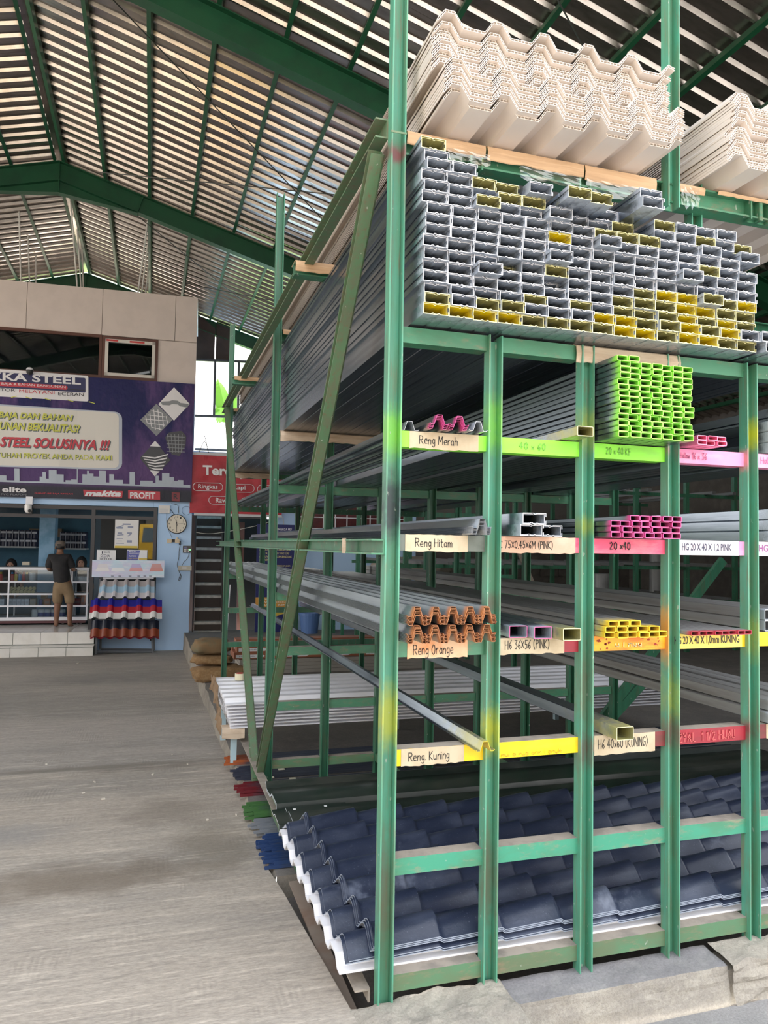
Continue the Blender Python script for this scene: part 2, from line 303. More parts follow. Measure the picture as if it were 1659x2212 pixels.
# ---------------------------------------------------------------- lettering
_f = {}
GL = {'R': [[(0, 0), (0, 1), (.5, .96), (.6, .75), (.5, .55), (0, .5)], [(.2, .5), (.65, 0)]], 'e': [[(.02, .3), (.5, .33), (.4, .6), (.15, .58), (0, .3), (.12, .03), (.5, .05)]],
 'n': [[(0, 0), (.02, .58)], [(.02, .4), (.25, .6), (.45, .5), (.45, 0)]], 'g': [[(.45, .5), (.2, .6), (0, .35), (.15, .05), (.45, .2)], [(.45, .58), (.45, -.2), (.25, -.38), (0, -.25)]],
 'M': [[(0, 0), (.08, 1), (.4, .35), (.72, 1), (.8, 0)]], 'r': [[(0, 0), (0, .58)], [(0, .38), (.2, .58), (.36, .56)]], 'a': [[(.45, .5), (.2, .6), (0, .3), (.15, .02), (.42, .15)], [(.45, .58), (.5, 0)]],
 'h': [[(0, 0), (0, 1)], [(0, .4), (.25, .6), (.45, .48), (.45, 0)]], 'H': [[(0, 0), (0, 1)], [(.6, 0), (.6, 1)], [(0, .5), (.6, .52)]], 'i': [[(0, 0), (0, .58)], [(0, .76), (.02, .8)]],
 't': [[(.15, .95), (.15, .1), (.3, 0), (.42, .08)], [(0, .62), (.4, .62)]], 'm': [[(0, 0), (0, .58)], [(0, .4), (.2, .6), (.35, .45), (.35, 0)], [(.35, .4), (.55, .6), (.7, .45), (.7, 0)]],
 'O': [[(.3, 0), (.05, .2), (0, .55), (.25, 1), (.5, .9), (.6, .5), (.5, .1), (.3, 0)]], 'o': [[(.22, 0), (0, .25), (.12, .58), (.38, .55), (.45, .25), (.22, 0)]], 'K': [[(0, 0), (0, 1)], [(.55, 1), (0, .45), (.6, 0)]],
 'u': [[(0, .58), (.02, .15), (.2, 0), (.42, .18)], [(.44, .58), (.46, 0)]], 'k': [[(0, 0), (0, 1)], [(.4, .58), (0, .28), (.45, 0)]], 'l': [[(0, 1), (0, .08), (.12, 0)]], 'w': [[(0, .58), (.15, 0), (.3, .45), (.45, 0), (.6, .58)]],
 'X': [[(0, .85), (.5, .1)], [(.5, .85), (0, .1)]], 'x': [[(0, .55), (.4, .05)], [(.4, .55), (0, .05)]], 'C': [[(.55, .85), (.3, 1), (.05, .75), (0, .35), (.2, 0), (.55, .12)]], 'P': [[(0, 0), (0, 1), (.45, .95), (.5, .65), (0, .5)]],
 'I': [[(0, 0), (0, 1)]], 'N': [[(0, 0), (0, 1), (.55, 0), (.55, 1)]], 'G': [[(.55, .85), (.3, 1), (.05, .75), (0, .35), (.2, 0), (.55, .1), (.55, .45), (.3, .45)]], 'U': [[(0, 1), (0, .2), (.25, 0), (.5, .2), (.5, 1)]],
 'F': [[(0, 0), (0, 1), (.5, 1)], [(0, .55), (.4, .55)]], 'A': [[(0, 0), (.3, 1), (.6, 0)], [(.12, .38), (.48, .38)]], 'J': [[(.4, 1), (.4, .15), (.2, 0), (0, .18)]], 'L': [[(0, 1), (0, 0), (.45, 0)]], 'Y': [[(0, 1), (.28, .5), (.56, 1)], [(.28, .5), (.28, 0)]],
 'S': [[(.5, .88), (.25, 1), (.03, .78), (.48, .3), (.25, 0), (0, .14)]], '(': [[(.2, 1.1), (0, .7), (0, .3), (.2, -.1)]], ')': [[(0, 1.1), (.2, .7), (.2, .3), (0, -.1)]], '.': [[(0, 0), (.04, .06)]], '/': [[(0, -.05), (.4, 1.05)]],
 '0': [[(.25, 0), (.02, .25), (.05, .8), (.3, 1), (.5, .75), (.48, .2), (.25, 0)]], '1': [[(.0, .75), (.2, 1), (.2, 0)]], '2': [[(0, .8), (.25, 1), (.48, .75), (0, 0), (.55, .03)]], '3': [[(0, .95), (.45, .98), (.2, .58), (.48, .3), (.25, 0), (0, .1)]],
 '4': [[(.35, 0), (.35, 1), (0, .35), (.55, .35)]], '5': [[(.5, 1), (.08, 1), (.05, .55), (.4, .55), (.45, .15), (.2, 0), (0, .1)]], '6': [[(.45, 1), (.1, .6), (0, .25), (.22, 0), (.45, .2), (.3, .45), (.04, .3)]], '7': [[(0, 1), (.5, 1), (.15, 0)]], '9': [[(.45, .7), (.25, .5), (.02, .7), (.2, 1), (.45, .8), (.4, 0)]]}
def hand(text, rect, y, m, parent, w=.0028, slope=0., jit=.03, frame=WORLD):
    """handwritten strokes in the XZ plane, fitted to rect (x0, z0, x1, z1)"""
    x = 0; segs = []
    for ch in text:
        if ch == ' ': x += .45; continue
        g = GL.get(ch, GL['o']); mx = max(p[0] for st in g for p in st); jx, jz = random.uniform(-jit, jit), random.uniform(-jit, jit)
        for st in g: segs.append([(x+a+jx, b+jz) for a, b in st])
        x += mx+.24
    x -= .24; x0, z0, x1, z1 = rect; mb = MB()
    for st in segs:
        P = [Vector((x0+(x1-x0)*a/x, z0+(z1-z0)*b+slope*(x1-x0)*a/x)) for a, b in st]
        for p, q in zip(P, P[1:]):
            d = q-p
            if d.length < 1e-6: continue
            d.normalize(); nn = Vector((-d.y, d.x))*w/2; p = p-d*w*.35; q = q+d*w*.35
            mb.face([(p.x+nn.x, y, p.y+nn.y), (p.x-nn.x, y, p.y-nn.y), (q.x-nn.x, y, q.y-nn.y), (q.x+nn.x, y, q.y+nn.y)])
    return mb.build('lettering', m, parent)
_tc = {}
def text_geo(s, bold, shear):
    if (s, bold, shear) in _tc: return _tc[(s, bold, shear)]
    cu = bpy.data.curves.new('t', 'FONT'); cu.body = s; cu.offset = bold; cu.shear = shear; cu.resolution_u = 3; cu.fill_mode = 'FRONT'
    o = bpy.data.objects.new('t', cu); COL.objects.link(o); bpy.context.view_layer.update()
    me = bpy.data.meshes.new_from_object(o.evaluated_get(bpy.context.evaluated_depsgraph_get()))
    V = [(v.co.x, v.co.y) for v in me.vertices]; F = [tuple(p.vertices) for p in me.polygons]
    bpy.data.objects.remove(o); bpy.data.curves.remove(cu); bpy.data.meshes.remove(me); _tc[(s, bold, shear)] = (V, F); return V, F
def print_text(mb, s, quad, y, bold=.0, shear=.0, mi=0, fn=None):
    """printed words fitted to quad (x0, z0, x1, z1[, rise]) facing -Y"""
    V, F = text_geo(s, bold, shear); xa = min(v[0] for v in V); xb = max(v[0] for v in V); ya = min(v[1] for v in V); yb = max(v[1] for v in V)
    x0, z0, x1, z1 = quad[:4]; P = []
    for a, b in V:
        t = (a-xa)/(xb-xa); p = (x0+(x1-x0)*t, y, z0+(z1-z0)*(b-ya)/(yb-ya)); P.append(fn(p) if fn else p)
    return mb.add(P, F, mi)

ORD = ['lowest', 'second', 'third', 'fourth', 'fifth', 'sixth', 'seventh', 'eighth', 'ninth', 'tenth', 'eleventh', 'twelfth', 'thirteenth', 'fourteenth', 'fifteenth', 'sixteenth', 'seventeenth'] + ['%dth' % k for k in range(18, 40)]
FST = ['first'] + ORD[1:]
# ================================================================ STRUCTURE: roof
TH = math.atan(.2843); CT, ST = math.cos(TH), math.sin(TH); XR, ZR = -2.12, 6.95
def RP(side, s, y, n): return Vector((XR+side*(s*CT+n*ST), y, ZR-s*ST+n*CT))
ceil = struct('ceiling', (XR, 5, ZR))
roof_metal = M('roof_sheet_galvalume', (.47, .43, .395, 1), .25, .95, (.35, .32, .29, 1), 6, .8, (1, 3, 1), kind='World')
pr = [(0, .034)]
for k in range(4): pr += [(.21*k+.075, .034), (.21*k+.0935, 0), (.21*k+.1165, 0), (.21*k+.135, .034)]
pr.append((.853, .034))
for side, L in ((1, 12.4), (-1, 8.6)):
    for k in range(17):
        mb = MB(); y0 = .68+.84*k; dz = .0012*(k % 2)
        for (a, h), (b, h2) in zip(pr, pr[1:]):
            mb.face([RP(side, .03, y0+a, .075+h+dz), RP(side, .03, y0+b, .075+h2+dz), RP(side, L, y0+b, .075+h2+dz), RP(side, L, y0+a, .075+h+dz)])
        mb.build('roof_sheet', roof_metal, ceil)
for side, n in ((1, 19), (-1, 13)):
    for k in range(n):
        s = (.06 if k == 0 else .645*k)/CT; mb = MB()
        P = [RP(side, s+a, y, h) for y in (.62, 14.95) for a, h in ((-.022, 0), (.022, 0), (.022, .07), (-.022, .07))]
        mb.add(P, [(0, 1, 2, 3), (7, 6, 5, 4), (0, 4, 5, 1), (1, 5, 6, 2), (2, 6, 7, 3), (3, 7, 4, 0)]); mb.build('purlin', roof_green, ceil)
for y in (.72, 5.08, 9.88, 14.75):
    mb = MB()
    for side, L in ((1, 12.4), (-1, 8.6)):
        for (dy, n0, n1) in ((.006, -.27, 0), (.07, -.012, 0), (.07, -.282, -.27)):
            P = [RP(side, -n*ST/CT if s == 0 else s, y+q, n) for s in (0, L) for q, n in ((-dy, n0), (dy, n0), (dy, n1), (-dy, n1))]
            mb.add(P, [(3, 2, 1, 0), (4, 5, 6, 7), (0, 1, 5, 4), (1, 2, 6, 5), (2, 3, 7, 6), (3, 0, 4, 7)])
        h0, h1, h2 = RP(side, .27*ST/CT, y, -.27), RP(side, 1.25, y, -.282), Vector((XR, y, ZR-.47)); dyv = Vector((0, .006, 0)); fy = Vector((0, .06, 0))
        mb.add([h0-dyv, h1-dyv, h2-dyv, h0+dyv, h1+dyv, h2+dyv], [(0, 1, 2), (5, 4, 3), (0, 2, 5, 3), (2, 1, 4, 5), (1, 0, 3, 4)])
        dn = Vector((0, 0, -.012)); mb.add([h2-fy, h1-fy, h1+fy, h2+fy, h2-fy+dn, h1-fy+dn, h1+fy+dn, h2+fy+dn], [(0, 1, 2, 3), (7, 6, 5, 4), (0, 4, 5, 1), (2, 6, 7, 3), (0, 3, 7, 4), (1, 5, 6, 2)])
        mb.bar(RP(side, 1.25, y, -.27), RP(side, 1.25, y, 0), .12, .012, (1, 0, 0))
    mb.box((XR-.008, y-.062, ZR-.47), (XR+.008, y+.062, ZR-.002)); mb.build('rafter', roof_green, ceil)
mb = MB()
for side in (1, -1): mb.face([RP(side, -.04, .65, .118), RP(side, .30, .65, .118), RP(side, .30, 15.0, .118), RP(side, -.04, 15.0, .118)])
mb.build('ridge_cap', roof_metal, ceil)
rod_m = M('tie_rod_dark', (.03, .035, .03, 1), .5); rod_w = M('hanger_rod_white', (.62, .60, .57, 1), .5)
def roofpt(x, y, off=-.02):
    d = ray(x, y); s = -.2843; t = (ZR+off+s*(CAM_P.x-XR)-CAM_P.z)/(d.z-s*d.x); return CAM_P+d*t
for a, b in (((235, -10), (712, 490)), ((215, 372), (740, 422)), ((240, 420), (560, 680)), ((400, 612), (640, 660)), ((1205, 0), (1275, 128)), ((0, 328), (62, 356))):
    mb = MB().tube([roofpt(*a), roofpt(*b)], .007, 5); mb.build('tie_rod', rod_m, ceil)
for x0, y0, x1, y1, Yr in ((41, 448, 45, 612, 11.6), (60, 500, 65, 612, 12.6), (77, 552, 79, 612, 13.5), (152, 426, 167, 620, 11.2), (167, 495, 176, 620, 12.4), (177, 532, 183, 620, 13.3), (321, 463, 297, 640, 10.9), (322, 505, 305, 640, 12.), (323, 555, 312, 640, 13.)):
    p, q = at(x0, y0, Y=Yr), at(x1, y1, Y=max(Yr+.3, 12.45)); q.z = min(q.z, 5.9); MB().tube([p, q], .014, 6).build('hanger_rod', rod_w, ceil)
p = at(1088, 60, Y=4.2); MB().tube([(p.x, p.y, p.z+.9), (p.x, p.y, p.z-.6)], .009, 6).build('hanger_rod', rod_w, ceil)

# ================================================================ floor, platform, kerb
SL = -.056; PS = -.027
def fz(y): return SL*y if y > 0 else 0.
def pz(y): return -.035+PS*y
floor_m = concrete('floor_concrete', (.43, .375, .315, 1), (.32, .29, .255, 1), (.50, .44, .37, 1), 1., (.45, 2.2, 1), .72, .55, [
    (-.9, 1.25, .75, .28, (.17, .135, .10, 1), .75), (-.55, 2.1, .4, .3, (.19, .16, .13, 1), .6), (-1.0, 3.25, 1.4, .12, (.16, .14, .12, 1), .7), (-.35, 1.5, .25, .5, (.20, .17, .13, 1), .6), (-.6, 3.1, .6, .12, (.15, .13, .11, 1), .6),
    (-1.6, .9, .6, .2, (.24, .235, .23, 1), .6), (-1.4, 1.9, .5, .25, (.25, .245, .24, 1), .5)], True)
floor_m2 = concrete('floor_concrete_far', (.40, .36, .32, 1), (.31, .285, .255, 1), (.46, .415, .365, 1), 1., (.45, 2.0, 1), .7, .5, [(-2.5, 6.5, 1.5, 1.2, (.22, .21, .195, 1), .5), (-1.2, 8.2, 1.4, .8, (.20, .19, .18, 1), .5), (-1.0, 3.2, 1.6, .10, (.17, .15, .12, 1), .7)], True)  # slab beyond the seam, a little greyer and darker
plat_m = concrete('platform_concrete', (.22, .20, .185, 1), (.17, .155, .145, 1), (.26, .235, .21, 1), 1.4, (1, 1, 1), .85, .4)
plat_side = concrete('platform_side', (.34, .30, .25, 1), (.24, .21, .18, 1), (.40, .36, .30, 1), 2.2, (1, 1, 1), .9, .8)
kerb_m = concrete('kerb_concrete', (.42, .38, .32, 1), (.34, .31, .27, 1), (.50, .46, .39, 1), 3., (1, 1, 1), .9, .8)
kerb_top = concrete('kerb_top_paint', (.26, .25, .26, 1), (.22, .21, .215, 1), (.30, .29, .28, 1), 3., (1, 1, 1), .8, .4)
road_m = concrete('road_asphalt', (.36, .35, .345, 1), (.29, .285, .28, 1), (.43, .42, .41, 1), 3., (1, 1, 1), .9, .8)
fl = struct('floor')
ed = lambda y: -.09-.05*min(max(y, 0), 1.0) if y < 1.2 else -.16
mb = MB(); ys = [-40, -12, -4, -1.2, 0, .3, .6,   .9, 1.2, 1.8, 3.15, 4.5, 6, 8, 10, 12.6]
for a, b in zip(ys, ys[1:]):
    ea = ed(a) if a >= 0 else -.09-.1*max(a, -4); eb = ed(b) if b >= 0 else -.09-.1*max(b, -4)
    if a < 0: ea, eb = (-.09+.0*a), (-.09+.0*b)
    if a >= 1.2: ea, eb = .1, .1
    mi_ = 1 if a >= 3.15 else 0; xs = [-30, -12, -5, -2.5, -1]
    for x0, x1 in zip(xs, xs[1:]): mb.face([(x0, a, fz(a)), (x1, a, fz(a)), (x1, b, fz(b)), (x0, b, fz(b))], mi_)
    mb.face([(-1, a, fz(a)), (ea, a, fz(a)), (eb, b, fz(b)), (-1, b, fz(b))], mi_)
    if a < 1.2: mb.face([(ea, a, fz(a)), (ea+.012, a, fz(a)-.2), (eb+.012, b, fz(b)-.2), (eb, b, fz(b))])
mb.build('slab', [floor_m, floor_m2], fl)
# the pit between the slab edge and the rack
MB().box((-.25, -.02, -.30), (3.2, 1.12, -.155)).build('pit_bottom', plat_m, fl)
# platform under the rack, its side showing above the sloping floor
mb = MB(); rnd = random.Random(3); N = 46; prev = None
for k in range(N+1):
    y = 1.05+(12.6-1.05)*k/N; j = rnd.uniform(-.012, .012); x = -.135+.010*y+j; b = -.165+.011*y+rnd.uniform(-.008, .008)
    if prev:
        y0, x0, b0 = prev
        mb.face([(x0, y0, pz(y0)), (3.2, y0, pz(y0)), (3.2, y, pz(y)), (x, y, pz(y))], 0)
        mb.face([(3.2, y0, pz(y0)), (14, y0, pz(y0)), (14, y, pz(y)), (3.2, y, pz(y))], 0)
        mb.face([(b0, y0, fz(y0)-.02), (x0-.008, y0, pz(y0)-.02), (x-.008, y, pz(y)-.02), (b, y, fz(y)-.02)], 1)
        mb.face([(x0-.008, y0, pz(y0)-.02), (x0, y0, pz(y0)), (x, y, pz(y)), (x-.008, y, pz(y)-.02)], 1)
    else: mb.face([(x, y, pz(y)), (x, y, -.3), (14, y, -.3), (14, y, pz(y))], 1)
    prev = (y, x, b)
mb.build('platform', [plat_m, plat_side], fl)
MB().box((3.2, -.1, -.3), (14, 1.06, -.06)).build('platform_apron', plat_m, fl)
# road and kerb in front
MB().face([(.02, -.1, -.112), (30, -.1, -.112), (30, -40, -.112), (-.09, -40, -.112), (-.09, -.6, -.112)]).build('road', road_m, fl)
def rough_block(name, x0, x1, fn, mats, nx=36, ny=14, parent=None, seed=1):
    rr = random.Random(seed); mb = MB(); V = []
    for i in range(nx+1):
        for j in range(ny+1): V.append(fn(x0+(x1-x0)*i/nx, j/ny, rr))
    F = []; I = []
    for i in range(nx):
        for j in range(ny):
            a = i*(ny+1)+j; F.append((a, a+ny+1, a+ny+2, a+1)); I.append(0 if j < ny*.6 else 1)
    mb.add(V, F, I); return mb.build(name, mats, parent, smooth=False)
from mathutils import noise as mnoise
def kerb_fn(x, t, rr):
    k = mnoise.noise(Vector((x*9, t*5, 0)))*.006+mnoise.noise(Vector((x*28, t*14, 3)))*.0035
    if t < .6:
        q = t/.6; y = -.088+.018*x*0+k; z = -.125+q*.118
        y += .016*q
    else:
        q = (t-.6)/.4; y = -.072+q*.105; z = -.007+.010*q+k*.6
    return (x, y, z)
def kerb2_fn(x, t, rr):
    p = kerb_fn(x, t, rr); k = mnoise.noise(Vector((x*14, t*9, 7)))*.014; return (p[0], p[1]-.012+k, p[2]+.012+k*.5)
MB().box((.0, -.070, -.13), (4.2, .03, -.022)).build('kerb_core', kerb_m, fl)
rough_block('kerb_block', .3645, 1.10, kerb_fn, [kerb_m, kerb_top], 40, 15, fl)
rough_block('kerb_block', 1.105, 1.75, kerb2_fn, [kerb_m, kerb_m], 40, 15, fl, 5)
rough_block('kerb_block', 1.755, 4.2, kerb_fn, [kerb_m, kerb_top], 60, 15, fl, 6)
def lump_fn(x, t, rr):
    e = min(1, max(0, (x+.16)/.20)); y = -.62+t*.66+.02*mnoise.noise(Vector((x*7, 0, 1))); q = min(1, max(0, (y+.46)/.36))
    k = mnoise.noise(Vector((x*11, y*11, 2)))*.010+mnoise.noise(Vector((x*34, y*34, 5)))*.006
    if y > .015: y = .015+.02*mnoise.noise(Vector((x*16, 3, 1)))
    z = -.115+.132*(q*q*(3-2*q))*(.82+.18*e)+k; edge = max(0, x-.352)*.9
    return (x, y, z-edge)
rough_block('kerb_lump', -.10, .362, lump_fn, [kerb_m, kerb_m], 44, 44, fl, 9)
# small chips of litter and cement on the floor
lit = M('litter', (.60, .55, .47, 1), .8)
for n_, (px, py) in enumerate(((168, 1433), (180, 1714), (204, 1690), (100, 1652), (405, 1652), (330, 1674), (448, 1772), (510, 1761), (223, 1727), (372, 1631))):
    P = None
    d = ray(px, py); t = -CAM_P.z+SL*CAM_P.y; t = t/(d.z-SL*d.y); P = CAM_P+d*t; a = random.uniform(0, 3); s = .006+.002*(n_ % 3)+(.014 if P.y > 7 else 0)
    MB().obox((P.x, P.y, P.z+.004), (s*math.cos(a), s*math.sin(a), 0), (-.5*s*math.sin(a), .5*s*math.cos(a), .001), (0, 0, .003)).build('paper_scrap', lit)
    o = bpy.context.scene.objects[-1] if False else None
_sc = [o for o in COL.objects if o.name.startswith('paper_scrap')]
for o in _sc: tag(o, 'small pale scrap on the concrete floor, %s counting from the shop steps' % FST[sorted([q.location.y for q in _sc], reverse=True).index(o.location.y)], 'scrap', 'pale scraps on the concrete floor')

# ================================================================ walls around
blue_m = M('wall_paint_blue', (.47, .66, .92, 1), .7, 0, (.43, .62, .89, 1), 2, .7, kind='World')
board_m = M('wall_board', (.66, .57, .525, 1), .85, 0, (.60, .52, .48, 1), 3, .7, kind='World')
block_m = M('wall_block', (.11, .098, .088, 1), .95, 0, (.15, .135, .12, 1), 6, .8, (1, 1, 1), .3, kind='World')
joint_m = M('wall_joint', (.13, .12, .11, 1), .95)
dark_m = M('dark_interior', (.010, .011, .012, 1), .8)  # near-black colour stands for the unlit rooms behind the openings
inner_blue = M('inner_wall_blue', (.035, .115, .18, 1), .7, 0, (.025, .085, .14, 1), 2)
frame_m = M('aluminium_dark', (.045, .042, .045, 1), .4, .3); brown_m = M('brown_board', (.05, .024, .018, 1), .6, 0, (.03, .014, .01, 1), 3)
alu = M('aluminium_white', (.75, .75, .80, 1), .35); steel_w = M('window_sash_white', (.62, .58, .53, 1), .5)
b = NB('window_glass'); b.t.nodes.remove(b.b); tr = b.n('ShaderNodeBsdfTransparent'); tr.inputs[0].default_value = (.78, .83, .86, 1); gl = b.n('ShaderNodeBsdfGlossy'); gl.inputs[1].default_value = .02
fr = b.n('ShaderNodeFresnel'); fr.inputs[0].default_value = 1.55; mx = b.n('ShaderNodeMixShader'); b.l(fr.outputs[0], mx.inputs[0]); b.l(tr.outputs[0], mx.inputs[1]); b.l(gl.outputs[0], mx.inputs[2])
b.l(mx.outputs[0], [n for n in b.t.nodes if n.type == 'OUTPUT_MATERIAL'][0].inputs[0]); glass = b.m
def sbox(mb, u0, u1, z0, z1, d0, d1, mi=0): return mb.box((min(u0, u1), min(d0, d1), min(z0, z1)), (max(u0, u1), max(d0, d1), max(z0, z1)), mi)

wf = struct('wall_front', (0, 0, 0), SHOP)
zt = 5.88; zw1 = S(150, 718)[1]; zw0 = S(300, 822)[1]; zbt = 4.25; ud1 = S(337, 1250)[0]; zdoor = S(200, 1092)[1]
useam = [-6, S(58, 650)[0], S(222, 650)[0], S(380, 650)[0], 0]
for a, c in zip(useam, useam[1:]): sbox(MB(), a+.004, c-.004, zw1, zt, 0, .1).build('wall_board', board_m, wf)
uw = S(341, 780)[0]; zs = S(380, 738)[1]
sbox(MB(), uw, -.002, zw0-.3, zs, 0, .1).build('wall_board', board_m, wf)
if zs < zw1: sbox(MB(), uw, -.002, zs+.008, zw1-.004, .01, .1).build('wall_board', board_m, wf)
sbox(MB(), -6, uw-.004, zdoor, zw0, 0.005, .1).build('spandrel', blue_m, wf)
sbox(MB(), uw, 0, zdoor, zw0-.3, 0.005, .1).build('spandrel', blue_m, wf)
sbox(MB(), ud1, 0, -.95, zdoor, 0, .1).build('pier', blue_m, wf)
sbox(MB(), -.25, -.2, -.95, zt, .1, 3.4).build('return_wall', blue_m, wf)
sbox(MB(), -6, 0, zt-.06, zt, .1, 3.4).build('top_slab', board_m, wf)
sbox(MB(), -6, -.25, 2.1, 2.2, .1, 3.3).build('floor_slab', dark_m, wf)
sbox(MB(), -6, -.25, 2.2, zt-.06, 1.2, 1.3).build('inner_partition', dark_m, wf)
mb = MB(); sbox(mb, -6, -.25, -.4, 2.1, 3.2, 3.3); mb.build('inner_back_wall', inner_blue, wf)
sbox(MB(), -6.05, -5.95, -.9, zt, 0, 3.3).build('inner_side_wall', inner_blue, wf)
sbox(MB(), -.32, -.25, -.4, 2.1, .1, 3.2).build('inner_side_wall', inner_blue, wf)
# first-floor windows
def win(name, u0, u1, z0, z1, fm, fw, mull=(), sash=None):
    w = struct(name, ((u0+u1)/2, 0, z0), SHOP); mb = MB()
    for a in ((u0, u0+fw, z0, z1), (u1-fw, u1, z0, z1), (u0+fw, u1-fw, z0, z0+fw), (u0+fw, u1-fw, z1-fw, z1)): sbox(mb, *a, -.02, .06)
    for m_ in mull: sbox(mb, m_-fw/2, m_+fw/2, z0+fw, z1-fw, -.02, .06)
    mb.build('window_frame', fm, w)
    if sash:
        mb = MB(); a0, a1, b0, b1 = u0+fw, u1-fw, z0+fw, z1-fw
        for a in ((a0, a0+sash, b0, b1), (a1-sash, a1, b0, b1), (a0, a1, b0, b0+sash), (a0, a1, b1-sash, b1)): sbox(mb, *a, -.035, .01)
        sh = mb.build('window_sash', steel_w, w)
        MB().box((a0+.02, -.037, b1-sash*.8), (a0+.22, -.0355, b1-sash*.2)).box((a0+.42, -.037, b1-sash*.8), (a0+.68, -.0355, b1-sash*.2)).build('sticker', M('red_sticker', (.5, .03, .03, 1), .5), sh)
    sbox(MB(), u0+fw*.5, u1-fw*.5, z0+fw*.5, z1-fw*.5, .02, .026).build('window_pane', glass, w); return w
win_brown = M('window_frame_brown', (.10, .035, .022, 1), .5)
um = S(220, 770)[0]
win('window_1', -6, um-.0, zw0, zw1, win_brown, .05); win('window_2', um+.005, uw, zw0, zs, win_brown, .05, (), .055)
# wall right of the stairs, over them, and behind the rack
wb = struct('wall_back', (0, 0, 0), SHOP)
zo = S(450, 972)[1]; zr_ = S(450, 1112)[1]
sbox(MB(), .0, 4.4, zr_, zo, .25, .37).build('upper_wall', blue_m, wb)
sbox(MB(), 1.62, 4.4, -.95, zr_, .25, .37).build('lower_wall', blue_m, wb)
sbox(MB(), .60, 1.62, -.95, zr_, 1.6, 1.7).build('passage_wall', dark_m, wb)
sbox(MB(), 1.62, 1.7, -.95, zr_, .37, 1.6).build('passage_side', M('passage_green', (.06, .14, .10, 1), .7), wb)
sbox(MB(), -.19, 1.62, -.95, zo, 2.75, 2.85).build('stair_back_wall', brown_m, wb); sbox(MB(), -.19, 4.4, zo-.06, zo, .37, 2.85).build('ledge', blue_m, wb)
sbox(MB(), .92, 1.02, -.5, zr_-.1, .9, 1.3).build('door_leaf', M('brown_door', (.12, .045, .03, 1), .5), wb)
rr = random.Random(5); mb = MB(); sbox(mb, 4.4, 9.6, -.95, 4.5, .27, .37); mb.build('mortar', joint_m, wb)
blk = [MB().box((-.2, -.02, -.1), (.2, 0, .1)).build('b', block_m, base=(0, 0, 0))]; blkme = blk[0].data; bpy.data.objects.remove(blk[0])
for r_ in range(11):
    for c_ in range(12):
        u = 4.62+.42*c_+(.21 if r_ % 2 else 0); z = -.3+.22*r_
        o = inst(blkme, 'brick', (0, 0, 0)); o.parent = wb; o.location = (u, .27+rr.uniform(-.006, .006), z)
wr = struct('wall_right', (9.3, 5, 0)); MB().box((9.3, .3, -.5), (9.4, 15, 3.9)).build('block_face', block_m, wr)
wl = struct('wall_blocker_left', (-7, 5, 0)); MB().box((-7.1, -1, -1), (-7, 4.6, 5.45)).build('block_face', block_m, wl)  # unseen wall, added and cut short to shape the light from the left
wfr = struct('wall_blocker_front_right', (6, .2, 0)); MB().box((2.5, .15, -.12), (9.4, .3, 3.6)).build('block_face', block_m, wfr)  # unseen wall, added to keep front-right daylight off the back of the rack
# gable end: brown boards, window bars, daylight beyond
gb = struct('wall_gable', (0, 14.8, 0))
for x0, x1 in (((423), (463)), ((467), (505))):
    a = at(x0, 735, Y=14.7); c_ = at(x1, 780, Y=14.7); MB().face([(a.x, 14.7, at(x0, 700 if x0 < 450 else 718, Y=14.7).z+.25), (c_.x, 14.7, at(x1, 728, Y=14.7).z+.2), (c_.x, 14.7, c_.z), (a.x, 14.7, at(x0, 776, Y=14.7).z)]).face([(a.x, 14.72, at(x0, 700 if x0 < 450 else 718, Y=14.7).z+.25), (a.x, 14.72, at(x0, 776, Y=14.7).z), (c_.x, 14.72, c_.z), (c_.x, 14.72, at(x1, 728, Y=14.7).z+.2)]).build('board_panel', brown_m, gb)
wg = struct('window_3', (.8, 14.7, 3)); mb = MB()
def gbar(x0, y0, x1, y1, w): mb.bar(at(x0, y0, Y=14.68), at(x1, y1, Y=14.68), .05, w, (0, 1, 0))
gbar(465, 778, 462, 900, .05); gbar(421, 898, 640, 905, .06); gbar(421, 777, 640, 786, .05); gbar(516, 783, 514, 900, .04); gbar(560, 783, 560, 905, .04); gbar(421, 970, 560, 976, .05)
mb.build('window_bar', frame_m, wg)
sb = at(476, 955, Y=12.7); MB().box((sb.x-.05, 12.66, sb.z-.12), (sb.x+.5, 12.9, sb.z+.13)).build('roof_box', M('dark_box', (.05, .05, .055, 1), .6), wb)
# ground outside behind the gable
MB().face([(-20, 15.2, -.8), (30, 15.2, -.8), (30, 60, -.8), (-20, 60, -.8)]).build('ground_beyond', M('grass_ground', (.12, .2, .06, 1), .9), fl)
# ================================================================ STORAGE RACK (one welded frame)
rack = thing('storage_rack', 'tall green welded steel storage rack with painted shelf beams, standing on the concrete platform', 'rack', (0, 0, 0))
ZL = [.033, .354, .660, .969, 1.275, 1.577, 1.884]; BH = .047; BAY = .32; FY = (0., 2.17, 4.8)
def post(x, y, z0, z1, m, w=.045, d=.038, t=.0045):
    mb = MB(); mb.box((x-w/2, y, z0), (x-w/2+t, y+d, z1)).box((x+w/2-t, y, z0), (x+w/2, y+d, z1)).box((x-w/2+t, y+d-t, z0), (x+w/2-t, y+d, z1-.012))
    return mb.build('post', m, rack)
for k in range(6): post(BAY*k, 0, -.03, 3.5 if k == 0 else 1.9305, post_front)
post(BAY*3, -.004, 2.425, 3.5, post_front); post(1.11, .066, 2.338, 2.56, post_front)
MB().box((-.024, -.001, 2.497), (.024, .001, 2.503)).build('weld_seam', beam_dusty, rack)
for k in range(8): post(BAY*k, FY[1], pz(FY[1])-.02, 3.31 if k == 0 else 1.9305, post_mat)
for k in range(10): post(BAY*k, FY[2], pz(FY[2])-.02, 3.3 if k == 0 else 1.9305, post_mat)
fb = {(6, i): beam_green for i in range(9)}
